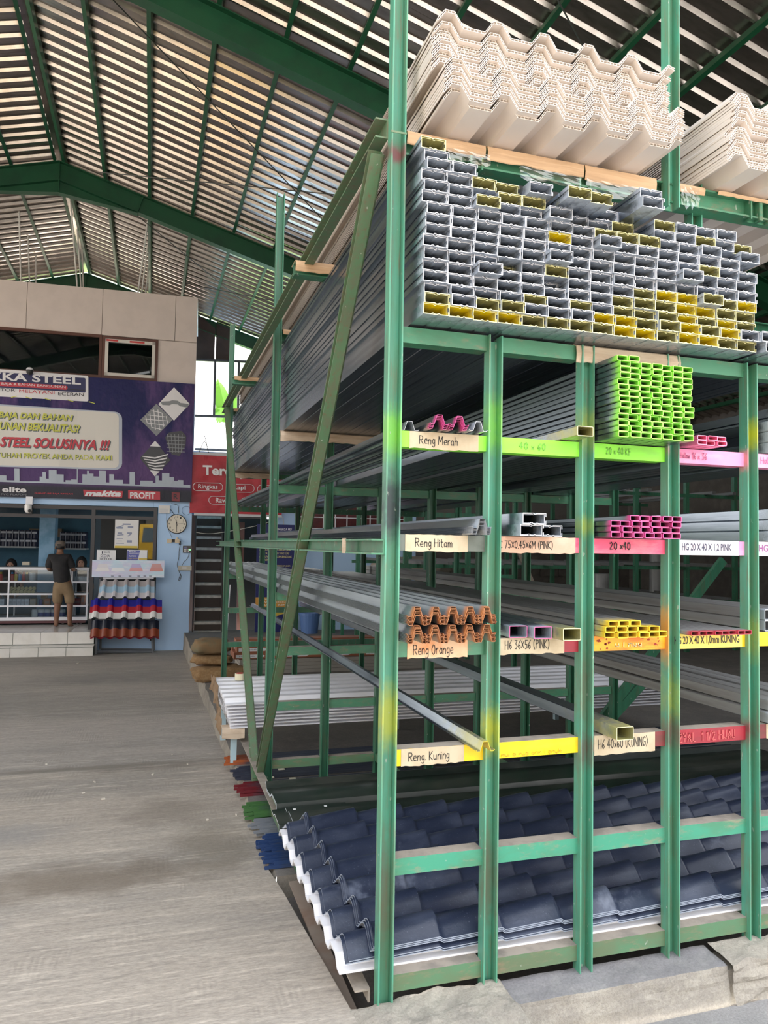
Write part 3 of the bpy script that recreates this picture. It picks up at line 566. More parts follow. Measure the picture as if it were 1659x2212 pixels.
def bm(l, i):
    d = {5: ['lime', 'lime', 'lime', 'pink', 'pink'], 4: [grey_primer, 'rose', 'rose', 'pink', 'pink'], 3: [beam_green, 'red', 'orange', 'yellow', 'yellow'], 2: ['yellow', 'yellow', 'maroon', 'red', 'maroon']}
    if l in d: m = d[l][i]; return paint[m] if isinstance(m, str) else m
    return {6: beam_green, 1: beam_teal, 0: beam_dusty}[l]
for l, z in enumerate(ZL):
    for i in range(5):
        MB().box((BAY*i+.0225, .016, z), (BAY*(i+1)-.0225, .066, z+BH), 0, 1).build('beam', [bm(l, i), dust], rack)
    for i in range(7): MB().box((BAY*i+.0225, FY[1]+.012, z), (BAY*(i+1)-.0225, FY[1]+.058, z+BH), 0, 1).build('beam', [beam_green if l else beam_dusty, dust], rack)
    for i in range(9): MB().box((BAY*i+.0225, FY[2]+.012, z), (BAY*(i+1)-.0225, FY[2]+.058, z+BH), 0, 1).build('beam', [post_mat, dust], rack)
# top I-beam with welded stiffeners, two more rear top beams
def ibeam(y, x0, x1, z0, z1, m):
    MB().box((x0, y-.03, z0), (x1, y+.03, z0+.006)).box((x0, y-.03, z1-.006), (x1, y+.03, z1)).box((x0, y-.004, z0+.006), (x1, y+.004, z1-.006)).build('top_beam', m, rack)
ibeam(.055, .0225, 2.2, 2.452, 2.52, beam_green)
ibeam(1.15, -.1, 2.6, 2.456, 2.51, post_mat); ibeam(2.23, .024, 2.9, 2.456, 2.51, post_mat); ibeam(3.5, -.12, 2.9, 2.456, 2.51, post_mat); ibeam(4.86, .024, 3.2, 2.456, 2.51, post_mat)
for x in (.24, .62, 1.30, 1.345, 1.75):
    MB().box((x-.003, .02, 2.444), (x+.003, .051, 2.518)).box((x+.034, .02, 2.444), (x+.04, .051, 2.518)).box((x+.003, .047, 2.444), (x+.034, .0505, 2.518)).build('stiffener', beam_green, rack)
def side_channel(name, y0, y1, zc, h, m, x0=-.062, x1=-.0225, t=.005):
    MB().box((x1-t, y0, zc-h/2), (x1, y1, zc+h/2)).box((x0, y0, zc+h/2-t), (x1-t, y1, zc+h/2)).box((x0, y0, zc-h/2), (x1-t, y1, zc-h/2+t), 0, 1).build(name, [m, dust], rack)
side_channel('side_channel', .036, 5.0, 2.525, .06, brace_mat); side_channel('side_channel', .004, 5.25, 1.285, .045, beam_green)
o = MB().box((-.064, .30, 1.262), (-.060, .335, 1.31)).build('tape_wrap', card_pale, rack)
def brace(a, b, w=.045, d=.042, t=.005, m=brace_mat):
    a, b = Vector(a), Vector(b); dr = (b-a).normalized(); sx_ = Vector((1, 0, 0)); n = dr.cross(sx_).normalized(); L = (b-a).length/2; c = (a+b)/2; mb = MB()
    mb.obox(c+sx_*(d/2-t/2), dr*L, n*w/2, sx_*t/2); mb.obox(c+n*(w/2-t/2), dr*L, n*t/2, sx_*d/2); mb.obox(c-n*(w/2-t/2), dr*L, n*t/2, sx_*d/2); return mb.build('brace', m, rack)
brace((-.046, .075, 2.47), (-.046, 2.16, .04)); brace((-.047, 4.66, 2.49), (-.047, 2.30, -.06), .06)
brace_d = [(1562, 1210, 1280, 1580, 2.30), (1420, 1440, 1240, 1640, 2.30)]
for (x0, y0, x1, y1, Y) in brace_d:
    MB().bar(at(x0, y0, Y=Y), at(x1, y1, Y=Y), .06, .03, (0, 1, 0)).build('brace', post_mat, rack)
MB().bar(at(1118, 1185, Y=4.7), at(1290, 1590, Y=4.7), .05, .02, (0, 1, 0)).build('brace', M('brace_bare_brown', (.22, .18, .14, 1), .8), rack)
# side rails low down, along the stack ends
MB().box((-.075, .05, .028), (-.030, 3.05, .034)).box((-.036, .05, -.004), (-.030, 3.05, .028)).build('side_rail', dust, rack)
MB().box((-.10, .02, -.05), (-.055, .95, -.044)).box((-.061, .02, -.09), (-.055, .95, -.05)).build('side_rail', M('rail_rusty', (.27, .22, .18, 1), .8, 0, (.22, .14, .10, 1), 6), rack)
MB().tube([(-.10, .30, -.07), (-.145, .30, -.072)], .006, 6).build('rail_pin', frame_m, rack)
for x in (.64, 1.28, 1.92): MB().box((x-.02, .066, .04), (x+.02, 2.18, .08)).build('joist', beam_dusty, rack)
# labels on the front beams
LY = .0145
def label(px0, px1, l, m, lo=-.001, hi=BH+.001, torn=True):
    z = ZL[l]; x0 = at(px0, 1200, Y=LY).x; x1 = at(px1, 1200, Y=LY).x; mb = MB(); N = 14; rr = random.Random(int(px0)); T = []; B = []
    for i in range(N+1):
        x = x0+(x1-x0)*i/N; T.append((x, z+hi-(rr.uniform(0, .0015) if torn else 0))); B.append((x, z+lo+(rr.uniform(-.003, .001) if torn else 0)))
    for i in range(N):
        a, b2, c, d = B[i], B[i+1], T[i+1], T[i]
        mb.face([(a[0], LY, a[1]), (b2[0], LY, b2[1]), (c[0], LY, c[1]), (d[0], LY, d[1])])
        mb.face([(a[0], .016, a[1]), (a[0], LY, a[1]), (b2[0], LY, b2[1]), (b2[0], .016, b2[1])][::-1])
    for q in (0, N): mb.face([(B[q][0], LY, B[q][1]), (T[q][0], LY, T[q][1]), (T[q][0], .016, T[q][1]), (B[q][0], .016, B[q][1])])
    return mb.build('label', m, rack)
def hw(text, lab, px0, px1, l, m, z0=.012, z1=.036, w=.0022, slope=0.):
    hand(text, (at(px0, 1200, Y=LY).x, ZL[l]+z0, at(px1, 1200, Y=LY).x, ZL[l]+z1), LY-.0008, m, lab, w, slope)
def pr_(text, lab, px0, px1, l, m, z0=.010, z1=.038):
    mb = MB(); print_text(mb, text, (at(px0, 1200, Y=LY).x, ZL[l]+z0, at(px1, 1200, Y=LY).x, ZL[l]+z1), LY-.0008, .022); mb.build('lettering', m, lab)
hw('Reng Merah', label(881, 1031, 5, paper), 903, 985, 5, ink)
fr5 = [o for o in rack.children if o.name.startswith('beam')]
hw('40 x 60', rack, 1121, 1176, 5, ink_green, .014, .034); hw('20 x 40 KF', rack, 1309, 1362, 5, ink_green, .014, .036); hw('Hollow', rack, 1470, 1490, 5, ink_plum, .016, .034, .002); hw('16 x 36', rack, 1496, 1527, 5, ink_plum, .014, .036, .0022); hw('Hollow', rack, 1645, 1678, 5, ink_plum, .014, .036)
hw('Reng Hitam', label(875, 1010, 4, paper), 897, 976, 4, ink)
hw('C 75X0.45X6M (PINK)', label(1077, 1243, 4, paper_pink), 1079, 1193, 4, ink, .012, .034)
hw('20 x40', rack, 1318, 1361, 4, ink, .014, .036, .0032)
pr_('HG 20 X 40 X 1,2 PINK', label(1466, 1596, 4, paper_white, torn=False), 1473, 1580, 4, ink_blue)
pr_('HG 50 X 50 X 1,2', label(1639, 1760, 4, paper_white, torn=False), 1639, 1745, 4, M('print_plum', (.30, .08, .26, 1), .5))
hw('Reng Orange', label(883, 1012, 3, paper_orange, -.004), 896, 981, 3, ink, .006, .034)
hw('H6 36X56 (PINK)', label(1081, 1220, 3, paper), 1093, 1187, 3, ink, .014, .040)
hw('u i nuu', rack, 1330, 1385, 3, ink_pale, .012, .028, .0035)
pr_('HG 20 X 40 X 1,0mm KUNING', label(1467, 1602, 3, paper_yellow, torn=False), 1456, 1596, 3, ink, .010, .040)
hw('Reng. Kuning', label(873, 1007, 2, paper), 889, 975, 2, ink)
hw('nui o ruo onr i onuh', rack, 1088, 1215, 2, ink_faint, .004, .018, .002)
hw('H6 40x60 (KUNING)', label(1285, 1415, 2, paper, -.012), 1294, 1398, 2, ink, .006, .034)
hw('2YAIL  1 1/2 HIJAU', rack, 1466, 1585, 2, ink_red, .008, .036, .003)
hw('oun', label(1653, 1740, 2, paper), 1660, 1700, 2, ink)
# orange beam: flaked red patches
mb = MB(); rr = random.Random(4)
for i in range(16):
    px = rr.choice([1295, 1300, 1310, 1380, 1392, 1405, 1418])+rr.uniform(-6, 6); c0 = at(px, 1200, Y=.0155); z = ZL[3]+rr.uniform(.006, .040); n = rr.randint(5, 7); r0 = rr.uniform(.002, .006)
    mb.face([(c0.x+r0*rr.uniform(.6, 1.5)*math.cos(-2*PI*j/n), .0154, z+r0*rr.uniform(.5, 1.2)*math.sin(-2*PI*j/n)) for j in range(n)][::-1])
tag(mb.build('flaked_paint', M('flaked_red', (.30, .03, .015, 1), .7), rack), kind='stuff')

# ================================================================ GOODS ON THE RACK
LEN = 5.05
# ---- C channels: big stack on the upper shelf
def cpoly(w=.0745, h=.0318, flip=False):
    p = [(w, .010), (w, 0), (w*.68, 0), (w*.64, .0028), (w*.58, .0028), (w*.54, 0), (0, 0), (0, h), (w*.46, h), (w*.50, h-.0028), (w*.56, h-.0028), (w*.60, h), (w, h), (w, h-.010)]
    return [(w-a, b) for a, b in p][::-1] if flip else p
def cmesh(flip, mats, L=LEN): return mesh_of(MB().sheet(cpoly(flip=flip), .0017, lambda a, b, k: (a, L*k, b), 0, 1, True, 2), 'c_channel', mats)
def cinner(flip, mats, L=LEN): return mesh_of(MB().sheet([(a*.93+(.0022 if flip else .003), b*.86+.0022) for a, b in cpoly(flip=flip)], .0015, lambda a, b, k: (a, .004+L*k, b), 0, 1, True, 2), 'inner_channel', mats)
CV = (('p', [galv, edge, galv]), ('y', [galv, edge_yel, galv_yel]), ('m', [galv, edge_yel, galv_yel2]))
CM = {(v, f): cmesh(f, ms) for f in (False, True) for v, ms in CV}; CI = {(v, f): cinner(f, ms) for f in (False, True) for v, ms in CV}
LBL = {'p': 'plain galvanized C channel in the big stack under the cream roof sheets', 'y': 'C channel sprayed yellow inside its end, in the big upper stack', 'm': 'C channel with a faint yellow mist on its end, in the big upper stack'}
GRP = {'p': 'plain C channels in the big upper stack', 'y': 'yellow sprayed C channels in the big upper stack', 'm': 'faintly yellow C channels in the big upper stack'}
def cch(v, f, x, y, z, rot=0., lab=None):
    o = inst(CM[(v, f)], 'c_channel', (x, y, z), lab or LBL[v], 'steel channel', GRP[v], (0, rot, 0))
    c = bpy.data.objects.new('nested_channel', CI[(v, not f)]); COL.objects.link(c); c.parent = o; return o
rr = random.Random(11); NC = [16, 14, 13, 13, 12, 11, 11, 11, 11, 11, 12, 12, 12, 12, 11]
CP = .0320; zc0 = ZL[6]+BH+.006; rowx = [rr.uniform(-.010, .010) for _ in range(17)]; rowx[0] = 0; rowx[1] = .006; rowflip = [rr.random() < .5 for _ in range(17)]; rowy = [rr.uniform(-.009, .009) for _ in range(17)]
yel = {(0, 0), (1, 0), (2, 0), (3, 0), (8, 0), (9, 0), (8, 1), (7, 1), (10, 4), (11, 4), (11, 3), (12, 3), (11, 0), (12, 0), (11, 1), (11, 2), (13, 2), (14, 4), (13, 1), (5, 8)}
for c in range(15):
    for r in range(NC[c]):
        v = 'y' if (c, r) in yel else 'm' if (r <= 4 and c >= 8 and rr.random() < .75) or (r == 0) or (r == 1 and c in (0, 2, 3)) or (r >= NC[c]-2 and rr.random() < .4) or rr.random() < .05 else 'p'
        y = -.10+rowy[r]+rr.uniform(-.007, .007)
        if r > 3 and rr.random() < .10: y += rr.choice([-.035, .05, .06])
        cch(v, rowflip[r], .046+.0772*c+rowx[r], y, zc0+CP*r, 0, '%s C channel, %s row up, %s from the left in the big upper stack' % ({'p': 'plain', 'y': 'yellow-sprayed', 'm': 'faintly yellow'}[v], ORD[r], FST[c]))
top = lambda c: zc0+CP*NC[c]
for v, f, x, y, z, a in (('p', False, .36, -.13, top(4), 0), ('m', True, .445, -.20, top(5), 0), ('m', False, .522, -.19, top(6), .0), ('p', True, .600, -.10, top(7), 0), ('p', False, .678, -.22, top(8), 0), ('p', True, .684, -.20, top(8)+CP, 0)):
    cch(v, f, x, y, z, a, 'loose C channel lying on top of the big stack, %s from the left' % FST[len([o for o in COL.objects if o.get('label', '').startswith('loose C')])])
for i, (x, z) in enumerate(((1.222, zc0), (1.300, zc0), (1.378, zc0), (1.208, zc0+CP), (1.286, zc0+CP), (1.364, zc0+CP), (1.452, zc0), (1.52, zc0))):
    cch('p', i % 2 == 0, x, -.12, z, 0, 'bare C channel right of the big upper stack, %s of the low pile' % FST[i])
# ---- cream hollow roof sheets on top
pp = []
for k in range(5): pp += [(.151*k, 0 if k else .006), (.151*k+.027, .038), (.151*k+.056, .038), (.151*k+.083, 0)]
pp += [(.755, 0), (.781, .036), (.806, .030)]; pp[0] = (.004, .008)
def pvc_mesh(L=LEN):
    mb = MB(); n = len(pp)
    for off in (-.0036, .0036): mb.sheet([(a, b+off) for a, b in pp], .0013, lambda a, b, k: (a, L*k, b), 0, 0)
    for j in range(n-1):
        (a, b), (c, d) = pp[j], pp[j+1]; m = max(1, round(math.hypot(c-a, d-b)/.0115))
        for q in range(m):
            t = q/m; x, z = a+(c-a)*t, b+(d-b)*t; mb.box((x-.0006, .0004, z-.0036), (x+.0006, .35, z+.0036), 0)
    mb.sheet([(a, b-.0028) for a, b in pp[:1]]+[(a, b-.0028) for a, b in pp[1:]], .0004, lambda a, b, k: (a, .03+.3*k, b), 1, 1)
    return mesh_of(mb, 'roof_sheet', [pvc, pvc_dark])
PV = pvc_mesh(); rr = random.Random(2); z = 2.536
for i in range(24):
    g = 0 if i < 10 else 1 if i < 23 else 2
    x = (.080, .060, .066)[g]+rr.uniform(-.004, .004); y = (-.14, -.095, -.12)[g]+rr.uniform(-.010, .010)
    if i == 23: z += .016
    inst(PV, 'roof_sheet', (x, y, z), 'topmost cream hollow roof sheet, lifted off the stack beside the corner post' if i == 23 else 'cream hollow roof sheet, %s from below in the left top stack' % ORD[i], 'roof sheet', None if i == 23 else 'cream roof sheets in the left top stack'); z += .0096
z = 2.536
for i in range(22):
    x = 1.075+rr.uniform(-.004, .004)+(.012 if i > 10 else 0); y = -.12+rr.uniform(-.012, .012)+(.03 if 8 < i < 12 else 0)
    inst(PV, 'roof_sheet', (x, y, z), 'cream hollow roof sheet, %s from below in the right top stack' % ORD[i], 'roof sheet', 'cream roof sheets in the right top stack'); z += .0096
# cardboard padding over the top beam and plastic film
def pad(x0, x1, label, y=.055, zt=2.5225, drop=.05, m=card, seed=0, front=.036, name='cardboard_pad', back=.05):
    rr = random.Random(seed); mb = MB(); N = max(4, int((x1-x0)/.02)); rows = []
    for i in range(N+1):
        x = x0+(x1-x0)*i/N; j = mnoise.noise(Vector((x*13, seed, 0))); k2 = mnoise.noise(Vector((x*40, seed, 4)))
        yf = y-front-.004*abs(j); rows.append([(x, y+back, zt), (x, y-front*.6, zt+.001), (x, yf, zt-.006), (x, yf-.004-.003*j, zt-drop*.5), (x, yf-.001*j, zt-drop*(1+.18*j)-.004*k2)])
    k = len(mb.v); nr = 5
    for t in (0, 1):
        for r_ in rows: mb.v += [Vector((p[0], p[1]-(.0 if t else .0025), p[2]+(0 if t else .0022))) for p in r_]
    M_ = (N+1)*nr
    for i in range(N):
        for q in range(nr-1):
            a = i*nr+q; mb.f += [(a, a+1, a+nr+1, a+nr), (M_+a, M_+a+nr, M_+a+nr+1, M_+a+1)]; mb.i += [0, 0]
        a = i*nr+nr-1; mb.f.append((a, M_+a, M_+a+nr, a+nr)); mb.i.append(0)
    for a in (0, N*nr):
        for q in range(nr-1): mb.f.append((a+q, M_+a+q, M_+a+q+1, a+q+1)); mb.i.append(0)
    return tag(mb.build(name, m), label, 'cardboard')
pad(.03, .285, 'brown cardboard folded over the top beam beside the corner post', drop=.040, seed=1)
pad(.292, .63, 'torn brown cardboard strip over the middle of the top beam', drop=.045, seed=2)
pad(.635, .905, 'brown cardboard folded over the top beam left of the upper short post', drop=.052, seed=3)
pad(.985, 1.10, 'small torn cardboard piece on the top beam right of the upper short post', drop=.030, seed=4)
pad(1.155, 1.75, 'long thin cardboard strip under the right stack of cream sheets', drop=.016, seed=6)
pad(-.10, .11, 'brown folded cardboard end at the first top beam behind the corner post', 1.15, 2.513, .05, card, 17, .05)
pad(.026, .12, 'brown cardboard end under the cream sheets at the second top beam', 2.2, 2.513, .03, card, 7, .05)
pad(-.11, .10, 'brown cardboard end under the cream sheets at the third top beam', 3.5, 2.513, .03, card, 8, .04)
pad(.026, .10, 'brown cardboard end under the cream sheets at the rearmost top beam', 4.83, 2.513, .03, card, 9, .04)
b = NB('plastic_film'); b.t.nodes.remove(b.b); tr = b.n('ShaderNodeBsdfTransparent'); gl = b.n('ShaderNodeBsdfGlossy'); gl.inputs[1].default_value = .12; gl.inputs[0].default_value = (.9, .9, .9, 1)
mx = b.n('ShaderNodeMixShader'); mx.inputs[0].default_value = .17; b.l(tr.outputs[0], mx.inputs[1]); b.l(gl.outputs[0], mx.inputs[2]); b.l(mx.outputs[0], [n for n in b.t.nodes if n.type == 'OUTPUT_MATERIAL'][0].inputs[0]); film = b.m
def film_bit(x0, x1, z0, z1, label, seed):
    rr = random.Random(seed); mb = MB(); NX, NZ = 9, 6; V = []
    for i in range(NX+1):
        for j in range(NZ+1):
            t = j/NZ; V.append((x0+(x1-x0)*i/NX+rr.uniform(-.004, .004), .012+rr.uniform(-.004, .003)*(.3+t), z1-(z1-z0)*t*(1+rr.uniform(-.2, .2)*t)))
    for i in range(NX):
        for j in range(NZ): a = i*(NZ+1)+j; mb.add([V[a], V[a+1], V[a+NZ+2]], [(0, 1, 2)]); mb.add([V[a], V[a+NZ+2], V[a+NZ+1]], [(0, 1, 2)])
    tag(mb.build('plastic_film', film, smooth=True), label, 'film')
film_bit(.16, .30, 2.455, 2.49, 'crumpled clear film hanging under the left cardboard pad', 1); film_bit(.40, .62, 2.435, 2.475, 'clear film hanging under the middle cardboard strip', 2)
film_bit(.64, .86, 2.43, 2.475, 'crumpled clear film below the cardboard left of the short post', 3); film_bit(1.0, 1.075, 2.44, 2.51, 'narrow clear film tongue hanging right of the short post', 4)
# paper padding under the big stack
pad(.60, .99, 'pale torn cardboard wrapped on the shelf beam above the green tubes', .045, ZL[6]+BH+.0008, .058, card_pale, 12, .036)
pad(.026, .62, 'pale torn cardboard under the big stack at the second frame', FY[1]+.03, ZL[6]+BH+.0008, .055, card_pale, 13, .032)
pad(.026, .45, 'crumpled pale cardboard under the far end of the big stack', FY[2]+.03, ZL[6]+BH+.0008, .05, card_pale, 14, .032)

# ---- rectangular tubes
def tube_mesh(w, h, mats, L=LEN, t=.002): return mesh_of(MB().rect_tube(w, h, t, L), 'steel_tube', mats)
def tubes(me, cells, x0, z0, px, pz_, y0, label, group, jx=.0015, jy=.012, seed=1, name='steel_tube'):
    rr = random.Random(seed); ro = {}
    for c, r in cells:
        if r not in ro: ro[r] = rr.uniform(-jx, jx)
        inst(me, name, (x0+px*c+ro[r], y0+rr.uniform(-jy, jy), z0+pz_*r), '%s, %s row up, %s from the left' % (label, ORD[r], FST[c]), 'steel tube', group)
zb = lambda l: ZL[l]+BH+.0025
T = tube_mesh(.0370, .0171, [galv_lime, edge_lime])
NG = [14, 14, 13, 13, 13, 13, 13]
tubes(T, [(c, r) for c in range(7) for r in range(NG[c])],   .6675, zb(5), .0381, .0178, -.12, 'lime-ended tube in the green stack', 'lime-ended tubes in the green stack', .0035, .006, 5)
T = tube_mesh(.0345, .0168, [galv_pink, edge_pink])
tubes(T, [(c, r) for r in range(3) for c in range(7)]+[(c+2, 3) for c in range(5)], .668, zb(4), .0362, .0175, -.085, 'plum-ended tube on the hot pink beam', 'plum-ended tubes on the hot pink beam', .004, .010, 6)
T = tube_mesh(.036, .0150, [galv_rose, edge_rose])
tubes(T, [(c, r) for r in range(2) for c in range(3)], .992, zb(5), .0385, .0156, -.07, 'bright pink tube in the pile of six', 'six pink tubes on the pink beam', .006, .008, 7)
T = tube_mesh(.0368, .0172, [galv_gold, edge_gold])
tubes(T, [(c, 0) for c in range(6)]+[(c, 1) for c in range(5)]+[(c, 2) for c in range(3)],   .668, zb(3), .0382, .0180, -.06, 'yellow-ended tube on the orange beam', 'yellow-ended tubes on the orange beam', .004, .008, 8)
T = tube_mesh(.0290, .0140, [galv_red, edge_red])
tubes(T, [(c, 0) for c in range(8)], .985, zb(3), .0300, .0150, -.05, 'dark red ended flat tube on the yellow beam', 'dark red ended tubes in a single row', 0, .004, 9)
T56 = tube_mesh(.060, .036, [galv, edge]); T56y = tube_mesh(.060, .036, [galv_yel2, edge_yel]); T56p = tube_mesh(.060, .036, [galv, edge_pink]); T56t = tube_mesh(.060, .036, [galv_tan, edge])
inst(T56p, 'steel_tube', (.372, .0, zb(3)), 'leftmost of three flat tubes on the maroon beam, plum rim on its end', 'steel tube')
inst(T56p, 'steel_tube', (.436, -.035, zb(3)), 'middle of three flat tubes on the maroon beam, bright pink rim', 'steel tube')
inst(T56y, 'steel_tube', (.500, -.09, zb(3)), 'flat tube with a pale yellow end, last of three on the maroon beam', 'steel tube')
T6 = tube_mesh(.055, .030, [galv_yel2, edge_yel])
inst(T6, 'steel_tube', (.548, -.085, zb(5)), 'single pale-ended tube jutting over the bright green beam beside the green stack', 'steel tube')
for c in range(3): inst(T56, 'steel_tube', (.355+.062*c, .35, zb(5)), 'bare tube set back on the bright green shelf, %s from the left' % FST[c], 'steel tube', 'bare tubes set back on the green shelf')
T64 = tube_mesh(.060, .040, [galv_yel2, edge_yel])
inst(T64, 'steel_tube', (.704, -.06, zb(2)), 'single dusty tube with a yellow-green end over the torn paper label on the maroon beam', 'steel tube')
for r in range(2):
    for c in range(3 if r == 0 else 2): inst(T56t, 'steel_tube', (1.345+.0635*c+.02*r, -.02+.03*c, zb(2)+.0375*r), 'dusty steel tube on the low right shelf, %s layer, %s across' % (ORD[r], FST[c]), 'steel tube', 'dusty tubes on the low shelf at right')
for c in range(2): inst(T56t, 'steel_tube', (1.68+.0635*c, .02, zb(2)), 'dusty steel tube at the outer right of the low shelf, %s from the left' % FST[c], 'steel tube', 'dusty tubes at the outer right')
for r in range(3):
    for c in range(3): inst(T56, 'steel_tube', (1.345+.0622*c, -.02+.02*(c % 2), zb(4)+.0372*r), 'dull grey tube right of the white label, %s layer, %s across' % (ORD[r], FST[c]), 'steel tube', 'dull tubes behind the white labels')
for r in range(3):
    for c in range(3): inst(T56, 'steel_tube', (1.345+.0622*c, .0, zb(5)+.0372*r), 'dull grey tube right of the pink beam, %s layer, %s across' % (ORD[r], FST[c]), 'steel tube', 'dull tubes behind the pink beam')
for r in range(6):
    for c in range(4): inst(T56, 'steel_tube', (1.63+.0622*c, .25, zb(5)+.0372*r), 'dull tube in the outer right pile added as dark backdrop, %s layer, %s across' % (ORD[r], FST[c]), 'steel tube', 'tubes in the added backdrop pile')  # pile added to darken the gap seen behind the pink beam
for r in range(2):
    for c in range(3): inst(T56t, 'steel_tube', (1.345+.0635*c, .02+.02*c, zb(3)+.0372*r), 'dusty tube right of the yellow label, %s layer, %s across' % (ORD[r], FST[c]), 'steel tube', 'dusty tubes behind the yellow beam')
CB = cmesh(False, [galv, edge, galv])
for a_ in ((.362, -.085, zb(4), 'lower left C channel of three on the peach paper label'), (.441, -.055, zb(4), 'lower right C channel of three on the peach label, set a little back'), (.367, -.09, zb(4)+.0335, 'upper C channel of three on the peach paper label')):
    o = inst(CB, 'c_channel', a_[:3], a_[3], 'steel channel'); c = bpy.data.objects.new('nested_channel', CI[('p', True)]); COL.objects.link(c); c.parent = o
for c in range(2): inst(T56, 'steel_tube', (.520+.055*0+.0, .30, zb(4)+.0372*c), 'bare tube set back behind the three C channels, %s one' % ('lower', 'upper')[c], 'steel tube', 'bare tubes behind the three C channels')
# ---- hat battens
def hat_mesh(mats, s=1., L=LEN, t=.0009): return mesh_of(MB().sheet([(-.029*s, .004*s), (-.026*s, 0), (-.0165*s, 0), (-.0075*s, .027*s), (.0075*s, .027*s), (.0165*s, 0), (.026*s, 0), (.029*s, .004*s)], t, lambda a, b, k: (a, L*k, b)), 'hat_batten', mats)
HO = hat_mesh([galv_orange, edge_orange]); HP = hat_mesh([galv_pink, edge_pink]); HB = hat_mesh([galv, edge]); HD = hat_mesh([galv, edge_dark]); HY = hat_mesh([galv_yel2, edge_gold])
rr = random.Random(8)
for i in range(5):
    for k in range(7): inst(HO, 'hat_batten', (.054+.0525*i, -.07+rr.uniform(-.006, .006), zb(3)+.0037*k), 'rust-ended roof batten, %s up in bundle %s from the left, lower row' % (ORD[k], FST[i]), 'roof batten', 'rust-ended battens, lower row')
for i in range(5):
    for k in range(7): inst(HO, 'hat_batten', (.052+.0525*i, -.075+rr.uniform(-.006, .006), zb(3)+.0515+.0037*k), 'rust-ended roof batten, %s up in bundle %s from the left, upper row' % (ORD[k], FST[i]), 'roof batten', 'rust-ended battens, upper row')
for i, n in ((0, 4), (1, 4)):
    for k in range(n): inst(HP, 'hat_batten', (.118+.062*i, -.04-.005*k, zb(5)+.0037*k), 'pink-ended roof batten, %s up in the %s bundle by the corner post' % (ORD[k], ('left', 'right')[i]), 'roof batten', 'pink-ended battens by the corner post')
inst(HB, 'hat_batten', (.241, -.05, zb(5)), 'bare roof batten lying right of the two pink-ended bundles', 'roof batten'); inst(HB, 'hat_batten', (.0535, .02, zb(5)), 'bare roof batten against the corner post on the bright green shelf', 'roof batten')
for k in range(6): inst(HD, 'hat_batten', (.245, -.07-.001*k, zb(4)+.0037*k), 'dark-ended roof batten, %s up in the single bundle on the grey beam' % ORD[k], 'roof batten', 'dark-ended battens in one bundle')
inst(HY, 'hat_batten', (.2645, -.07, zb(2)), 'single roof batten with a yellow end, lying alone on the yellow beam', 'roof batten')
# ---- blue tile-pattern roof sheets at the bottom
navy = M('tile_sheet_navy', (.018, .025, .050, 1), .27, 0, (.07, .085, .13, 1), 7, .5, (.7, 1.6, 1), .05, kind='World')
b = NB('tile_sheet_navy_dusty'); co = b.coord('World', (.7, 1.6, 1)); c = b.mix(b.ramp(b.noise(7, co), .42, .7, 0, .5), (.018, .025, .050, 1), (.07, .085, .13, 1))
c = b.mix(b.ramp(b.noise(260, b.coord('World'), 2), .67, .74, 0, .35), c, (.30, .34, .42, 1)); c = b.mix(b.ramp(b.noise(2.2, b.coord('World'), 6, .7), .60, .72, 0, .5), c, (.22, .25, .33, 1)); b.color(c); b.set(.29); b.bump(b.noise(120, b.coord('World')), .12, .003); navy = b.m
white_under = M('sheet_white_underside', (.80, .82, .86, 1), .45)
def tile_mesh(ph=0., L=2.8, W=1.05, ny=84, t=.003):
    def h(x, y):
        q = (y/.15) % 1.0; w = .5-.5*math.cos(2*PI*(q**.8)); s = ((x+ph)/.2) % 1.0
        st = .021*(s/.90 if s < .90 else max(0, (.955-s)/.055)); return .034*w**.85+st*(.35+.65*w)
    xs = [0.]+[k*.2+f*.2-ph for k in range(-2, 18) for f in (.001, .25, .5, .72, .86, .895, .905, .95, .96) if 0.004 < k*.2+f*.2-ph < L-.004]+[L]
    nx = len(xs)-1; V = []; F = []; I = []
    for sd in (0, 1):
        for x in xs:
            for j in range(ny+1): y = j*W/ny; V.append((x, y, h(x, y)-(t if sd else 0)))
    m = (nx+1)*(ny+1)
    for i in range(nx):
        for j in range(ny): a = i*(ny+1)+j; F += [(a, a+ny+1, a+ny+2, a+1), (m+a, m+a+1, m+a+ny+2, m+a+ny+1)]; I += [0, 1]
    for i in range(nx):
        a = i*(ny+1); F.append((a, m+a, m+a+ny+1, a+ny+1)); I.append(2)
    for j in range(ny): F.append((j, j+1, m+j+1, m+j)); I.append(2)
    mb = MB(); mb.add(V, F, I); me = mesh_of(mb, 'tile_sheet', [navy, white_under, M('sheet_cut_edge', (.30, .34, .42, 1), .5)])
    me.polygons.foreach_set('use_smooth', [i < 2 for i in I]); me.set_sharp_from_angle(angle=math.radians(38)); return me
for i, (x, lab) in enumerate(((-.105, 'lowest navy tile-pattern roof sheet, sticking out furthest on the left'), (-.095, 'second navy tile-pattern roof sheet from below'), (-.034, 'third navy tile-pattern sheet from below, set back from the left'), (-.029, 'fourth navy tile-pattern sheet from below in the bottom pile'), (-.024, 'topmost navy tile-pattern roof sheet on the pile at the rack foot'))):
    inst(tile_mesh(x+.2), 'tile_sheet', (x, .045, (.111, .1165, .1345, .1392, .144)[i]), lab, 'roof sheet', 'navy tile-pattern sheets')
wp = []
for k in range(7): wp += [(.15*k, 0), (.15*k+.03, .0), (.15*k+.055, .028), (.15*k+.115, .028), (.15*k+.14, 0)]
wpm = mesh_of(MB().sheet(wp, .007, lambda a, b, k: (2.7*k, a, b)), 'roof_sheet', [pvc_white, pvc_white])
